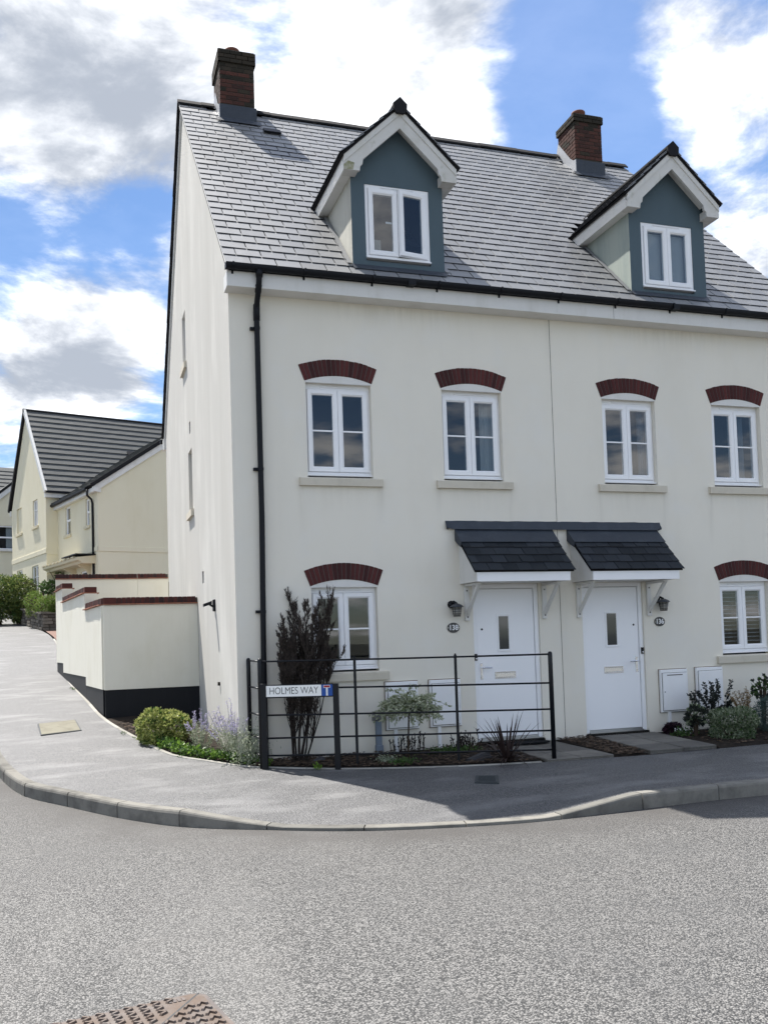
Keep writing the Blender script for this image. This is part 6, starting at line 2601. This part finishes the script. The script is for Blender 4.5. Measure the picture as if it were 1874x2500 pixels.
def low_house():
    """nearer, lower house: gable towards us, eaves along the street"""
    Wd, L = 8.2, 5.4
    ez = 7.36
    sl = .69
    root = thing('yellow_house', 'lower yellow house with blank gable, street door canopy and black downpipe', 'house', lp(4, 2.7, GZ(26)), 'yellow rendered houses up the side street')
    F = Frame(lp(0, 0, 0), E1, E2)
    wall_grid(F, [0, Wd / 2, Wd], lambda u: ez + .02 + sl * (Wd / 2 - abs(u - Wd / 2)), [], .1, M['render_yellow'], 'gable_wall', root, 1.4)
    S = Frame(lp(0, L, 0), -E2, E1)
    U = lambda b: L - b
    holes = [(U(4.25), U(3.52), 5.97, 7.12), (U(1.48), U(1.01), 6.02, 7.06), (U(4.62), U(3.62), 3.2, 4.36), (U(2.25), U(1.42), 1.9, 4.34)]
    wall_grid(S, [0, L], lambda u: ez, holes, .12, M['render_yellow'], 'street_wall', root, 1.4)
    far_window(S.at(U(4.25), 5.97), .73, 1.15, root)
    far_window(S.at(U(1.48), 6.02), .47, 1.04, root)
    far_window(S.at(U(4.62), 3.2), 1.0, 1.16, root)
    far_sill(S, U(4.38), U(3.42), 5.97, root)
    far_sill(S, U(1.62), U(.92), 6.02, root)
    dr = MB().fbox(S, U(2.25), U(1.42), 1.9, 4.34, .08, .11).build('door', M['lead'], root)
    MB().ring(S, U(2.25), U(1.42), 1.9, 4.34, .06, .05, .12).build('door_frame', M['white'], root)
    MB().fbox(F, -.03, Wd, 4.94, 5.13, -.03, -.001, .008).build('string_course', M['render_yellow'], root)
    MB().fbox(S, .02, L + .03, 4.96, 5.12, -.03, -.001, .008).build('string_course', M['render_yellow'], root)
    # canopy over the street door
    cn = MB()
    cn.prism([(-.001, 4.52), (-.50, 4.52), (-.55, 4.60), (-.66, 4.64), (-.68, 4.74), (-.001, 4.82)], S, .15, L - .35)
    C = cn.build('door_canopy', M['sill_y'], root)
    cm = MB()
    for k in range(9):
        cm.fbox(S, .2 + k * .52, .5 + k * .52, 4.742, 4.79, -.72, -.3)
    cm.build('canopy_edge', M['sill_y'], C)
    MB().fbox(S, 3.2, L - .3, 4.83, 4.87, -.74, -.001).build('canopy_lead', M['black'], C)
    for b in (1.0, 2.9):
        pr = [(-.001, 3.95), (-.001, 4.519), (-.5, 4.519), (-.42, 4.45), (-.22, 4.36), (-.09, 4.2)]
        MB().prism(pr, S, U(b) - .05, U(b) + .05).build('canopy_bracket', M['sill_y'], C)
    # roof
    upl = Vector((0, 0, sl)) + E1
    H_ = (Wd / 2 + .2) * math.sqrt(1 + sl * sl)
    upl.normalize()
    nl = (-E2).cross(upl)
    if nl.z < 0:
        nl = -nl
    p0 = lp(-.2, -.12, ez - .03)
    R = MB().poly([lp(-.2, -.1, ez - .05), lp(Wd / 2, -.1, ez - .05 + sl * (Wd / 2 + .2)), lp(Wd / 2, L + 1.5, ez - .05 + sl * (Wd / 2 + .2)), lp(-.2, L + 1.5, ez - .05)], nl * .06)
    q = Vector((0, 0, sl)) - E1
    nr = E2.cross(q).normalized()
    if nr.z < 0:
        nr = -nr
    R.poly([lp(Wd + .2, -.1, ez - .05), lp(Wd / 2, -.1, ez - .05 + sl * (Wd / 2 + .2)), lp(Wd / 2, L + 1.5, ez - .05 + sl * (Wd / 2 + .2)), lp(Wd + .2, L + 1.5, ez - .05)], nr * .06)
    R = R.build('roof', M['roof_under'], root)
    courses(R, p0 + nl * .07, E2, upl, nl, L + 1.4, H_, 13, M['tile_grey'])
    q0, q1 = lp(-.22, -.13, ez - .02), lp(Wd / 2, -.13, ez - .02 + sl * (Wd / 2 + .22))
    MB().poly([q0 + nl * .10, q1 + nl * .10, q1 - nl * .04, q0 - nl * .04], E2 * .1).build('verge', M['ridge'], R)
    MB().poly([q0 - nl * .041 + E2 * .06, q1 - nl * .041 + E2 * .06, q1 - nl * .24 + E2 * .06, q0 - nl * .24 + E2 * .06], E2 * .05).build('verge_board', M['white_board'], R)
    MB().fbox(S, -.2, L + .13, ez - .22, ez - .07, -.17, -.001).build('fascia', M['white_board'], root)
    MB().fbox(F, -.19, .11, ez - .24, ez + .06, -.075, -.002).build('box_end', M['white_board'], root)
    prof = [(-.30, ez + .0), (-.30, ez - .06), (-.26, ez - .10), (-.21, ez - .10), (-.172, ez - .06), (-.172, ez + .0)]
    g = MB().prism(prof, S, -.3, L - .55).build('gutter', M['black'], root)
    dp = MB().tube([lp(-.24, .46, ez - .08), lp(-.24, .46, ez - .3), lp(-.08, .46, ez - .45), lp(-.05, .46, ez - .6), lp(-.05, .46, 1.6)], .042, 8)
    dp.build('downpipe', M['black'], root, smooth=True)


low_house()


def end_house():
    """only a sliver shows past the tall house"""
    root = thing('yellow_house', 'farthest yellow house at the left edge with a white bay window', 'house', lp(0, 21, GZ(40)), 'yellow rendered houses up the side street')
    b = 19.4
    F = Frame(lp(-3.2, b, 0), E1, E2)
    wall_grid(F, [0, 4.9, 9.8], lambda u: 8.7 - 1.2 + 1.0 * (4.9 - abs(u - 4.9)) * .86 - .9, [(3.55, 4.75, 6.9, 8.2)], .1, M['render_yellow'], 'gable_wall', root, 2)
    far_window(F.at(3.55, 6.9), 1.2, 1.3, root)
    MB().fbox(F, 3.45, 4.85, 6.78, 6.90, -.12, .05).build('window_sill', M['white_board'], root)
    S = Frame(lp(-3.2, b + 6, 0), -E2, E1)
    wall_grid(S, [0, 6], lambda u: 6.6, [], .1, M['render_yellow'], 'side_wall', root, 2)
    sl = .86
    z0 = 6.62
    up = (E1 + Vector((0, 0, sl))).normalized()
    n = (-E2).cross(up)
    if n.z < 0:
        n = -n
    q0, q1 = lp(-3.45, b - .15, z0 - .2), lp(1.7, b - .15, z0 - .2 + sl * 5.15)
    R = MB().poly([q0, q1, q1 + E2 * 5, q0 + E2 * 5], n * .08).build('roof', M['tile_grey'], root)
    MB().poly([q0 + n * .1, q1 + n * .1, q1 - n * .03, q0 - n * .03], E2 * .1).build('verge', M['ridge'], R)
    MB().poly([q0 - n * .031 + E2 * .03, q1 - n * .031 + E2 * .03, q1 - n * .26 + E2 * .03, q0 - n * .26 + E2 * .03], E2 * .05).build('verge_board', M['white_board'], R)
    # main roof behind, ridge along the street front
    up = (E2 * 1.0 + Vector((0, 0, 1.05))).normalized()
    n = E1.cross(up)
    if n.z < 0:
        n = -n
    H_ = 4.6 * math.sqrt(1 + 1.05 ** 2)
    p = lp(-7, b + 3.2, 8.0)
    MB().poly([p, p + E1 * 14, p + E1 * 14 + up * H_, p + up * H_], -n * .06).build('main_roof', M['roof_under'], root)
    courses(R, p + n * .01, E1, up, n, 14, H_, 17, M['tile_grey'])
    MB().poly([p - Vector((0, 0, 6)), p + E1 * 14 - Vector((0, 0, 6)), p + E1 * 14, p], E2 * .1).build('main_wall', M['render_yellow'], root)


end_house()


# ------------------------------------------------------------------ forecourt, stone wall, hedges
def forecourt():
    pts = [(-2.36, 12.2), (-2.5, 16), (-2.85, 21.9), (-3.3, 25.6), (-3.45, 27.2), (2, 27.2), (2, 12.2)]
    out = [(-2.32, 12.0), (-2.47, 17), (-2.80, 21.9), (-3.22, 25.6), (-3.4, 27.0)]
    o = catmull(out, 6)
    v, f = [], []
    for q in o:
        for k in range(6):
            x = q.x + (1.5 - q.x) * k / 5
            v.append((x, q.y, GZ(q.y) + .012))
    for i in range(len(o) - 1):
        for k in range(5):
            a = i * 6 + k
            f.append((a, a + 1, a + 7, a + 6))
    me = bpy.data.meshes.new('forecourt')
    me.from_pydata(v, [], f)
    m = M['paver']
    me.materials.append(m)
    struct('forecourt', (0, 0, 0), me)


def paver_pattern():
    m = M['paver']
    t = m.node_tree
    bs = [n for n in t.nodes if n.type == 'BSDF_PRINCIPLED'][0]
    br = nd(t, 'ShaderNodeTexBrick')
    br.inputs['Scale'].default_value = 4.0
    br.inputs['Color1'].default_value = (.20, .125, .105, 1)
    br.inputs['Color2'].default_value = (.27, .17, .14, 1)
    br.inputs['Mortar'].default_value = (.10, .08, .07, 1)
    geo = nd(t, 'ShaderNodeNewGeometry')
    lk(t, geo.outputs['Position'], br.inputs['Vector'])
    lk(t, br.outputs['Color'], bs.inputs['Base Color'])


paver_pattern()
forecourt()


def stone_wall():
    root = thing('stone_wall', 'low dark rubble stone retaining wall holding up hedge planting', 'wall', (-3.4, 26.3, GZ(26.3)))
    C = Vector((-3.39, 26.3, 0))
    dirs = [(Vector((-.225, .974, 0)), 5.4, Vector((.974, .225, 0))), (Vector((1, 0, 0)), 2.2, Vector((0, 1, 0)))]
    for k, (u, L, d) in enumerate(dirs):
        F = Frame(C, u, d)
        zb = lambda s: GZ(26.3 + (s if k == 0 else 0))
        vs = []
        mb = MB()
        mb.add([F.p(0, zb(0) - .3, .05), F.p(L, zb(L) - .3, .05), F.p(L, zb(L) + .62, .05), F.p(0, zb(0) + .62, .05),
                F.p(0, zb(0) - .3, .4), F.p(L, zb(L) - .3, .4), F.p(L, zb(L) + .62, .4), F.p(0, zb(0) + .62, .4)], [(0, 1, 2, 3), (7, 6, 5, 4), (3, 2, 6, 7), (0, 4, 5, 1)])
        mb.build('core', M['mortar_dark'], root)
        for r in range(5):
            s = -.0 if r % 2 else -.0
            z = r * .125
            while s < L - .1:
                w = random.uniform(.18, .42)
                z0 = zb(s + w / 2) + z
                j = random.uniform(-.02, .015)
                MB().fbox(F, s + .01, min(s + w, L) - .01, z0 + .008, z0 + .117, -.0 + j, .08, .012).build('stone', M['stone'], root)
                s += w
        s = 0
        while s < L - .1:
            w = random.uniform(.4, .7)
            z0 = zb(s + w / 2)
            MB().fbox(F, s + .006, min(s + w, L) - .006, z0 + .626, z0 + .69, -.06, .38, .01).build('cap_stone', M['stone'], root)
            s += w


stone_wall()


def hedges():
    def bush(label, cs, mats, n, L, Wd, base, name='hedge_bush'):
        root = thing(name, label, 'bush', (cs[0][0], cs[0][1], base))
        mb = MB()
        for c in cs:
            for _ in range(6):
                mb.tube([(c[0] + random.gauss(0, .1), c[1] + random.gauss(0, .1), base - .1), (c[0] + random.gauss(0, .3), c[1], c[2]), (c[0] + random.gauss(0, .5), c[1], c[2] + c[5] * .8)], [.03, .02, .008], 5)
        mb.build('stems', M['stem'], root, 'stuff', fixn=False)
        for mat, sh in mats:
            PP, DD = [], []
            for c in cs:
                k = int(n * sh / len(cs))
                d = rand_dirs(k)
                lo = rand_dirs(9)
                bump = np.max((d @ lo.T - .7).clip(0), 1) * 2.0
                rad = (1 - np.abs(rng.normal(size=k)) * .2).clip(.2, 1.1) * (.8 + .4 * bump)
                P = np.array(c[:3]) + d * np.array(c[3:6]) * rad[:, None]
                P[:, 2] = np.maximum(P[:, 2], base)
                PP.append(P)
                DD.append(d * .5 + rng.normal(size=d.shape) * .7 + [0, 0, .2])
            leaves('foliage', M[mat], np.concatenate(PP), np.concatenate(DD), L * rng.uniform(.6, 1.3, sum(map(len, PP))), Wd, root)
    bush('large loose green hedge bush at the left edge above the sloping pavement', [(-5.3, 31.3, 3.7, 1.0, .9, 1.15), (-4.45, 31.0, 3.75, .75, .8, .9), (-4.3, 31.2, 3.0, .6, .6, .6), (-5.9, 31, 3.3, .9, .8, 1.0)], [('lf_bush', .7), ('lf_green', .3)], 15000, .13, .05, GZ(31))
    bush('light green feathery plants spilling over the stone wall', [(-3.25, 27.4, 3.0, .55, .45, .55), (-2.75, 27.3, 3.05, .5, .45, .6), (-3.7, 28.6, 3.2, .5, .6, .6)], [('lf_bright', .5), ('lf_bush', .5)], 7000, .11, .025, GZ(27.4) + .3, 'leafy_plants')
    bush('dark climbing stems against the corner of the lower yellow house', [(-2.75, 28.4, 4.1, .22, .2, .75), (-3.2, 28.2, 3.9, .4, .3, .3)], [('lf_green', 1.0)], 900, .10, .06, GZ(28), 'climbing_plant')


hedges()
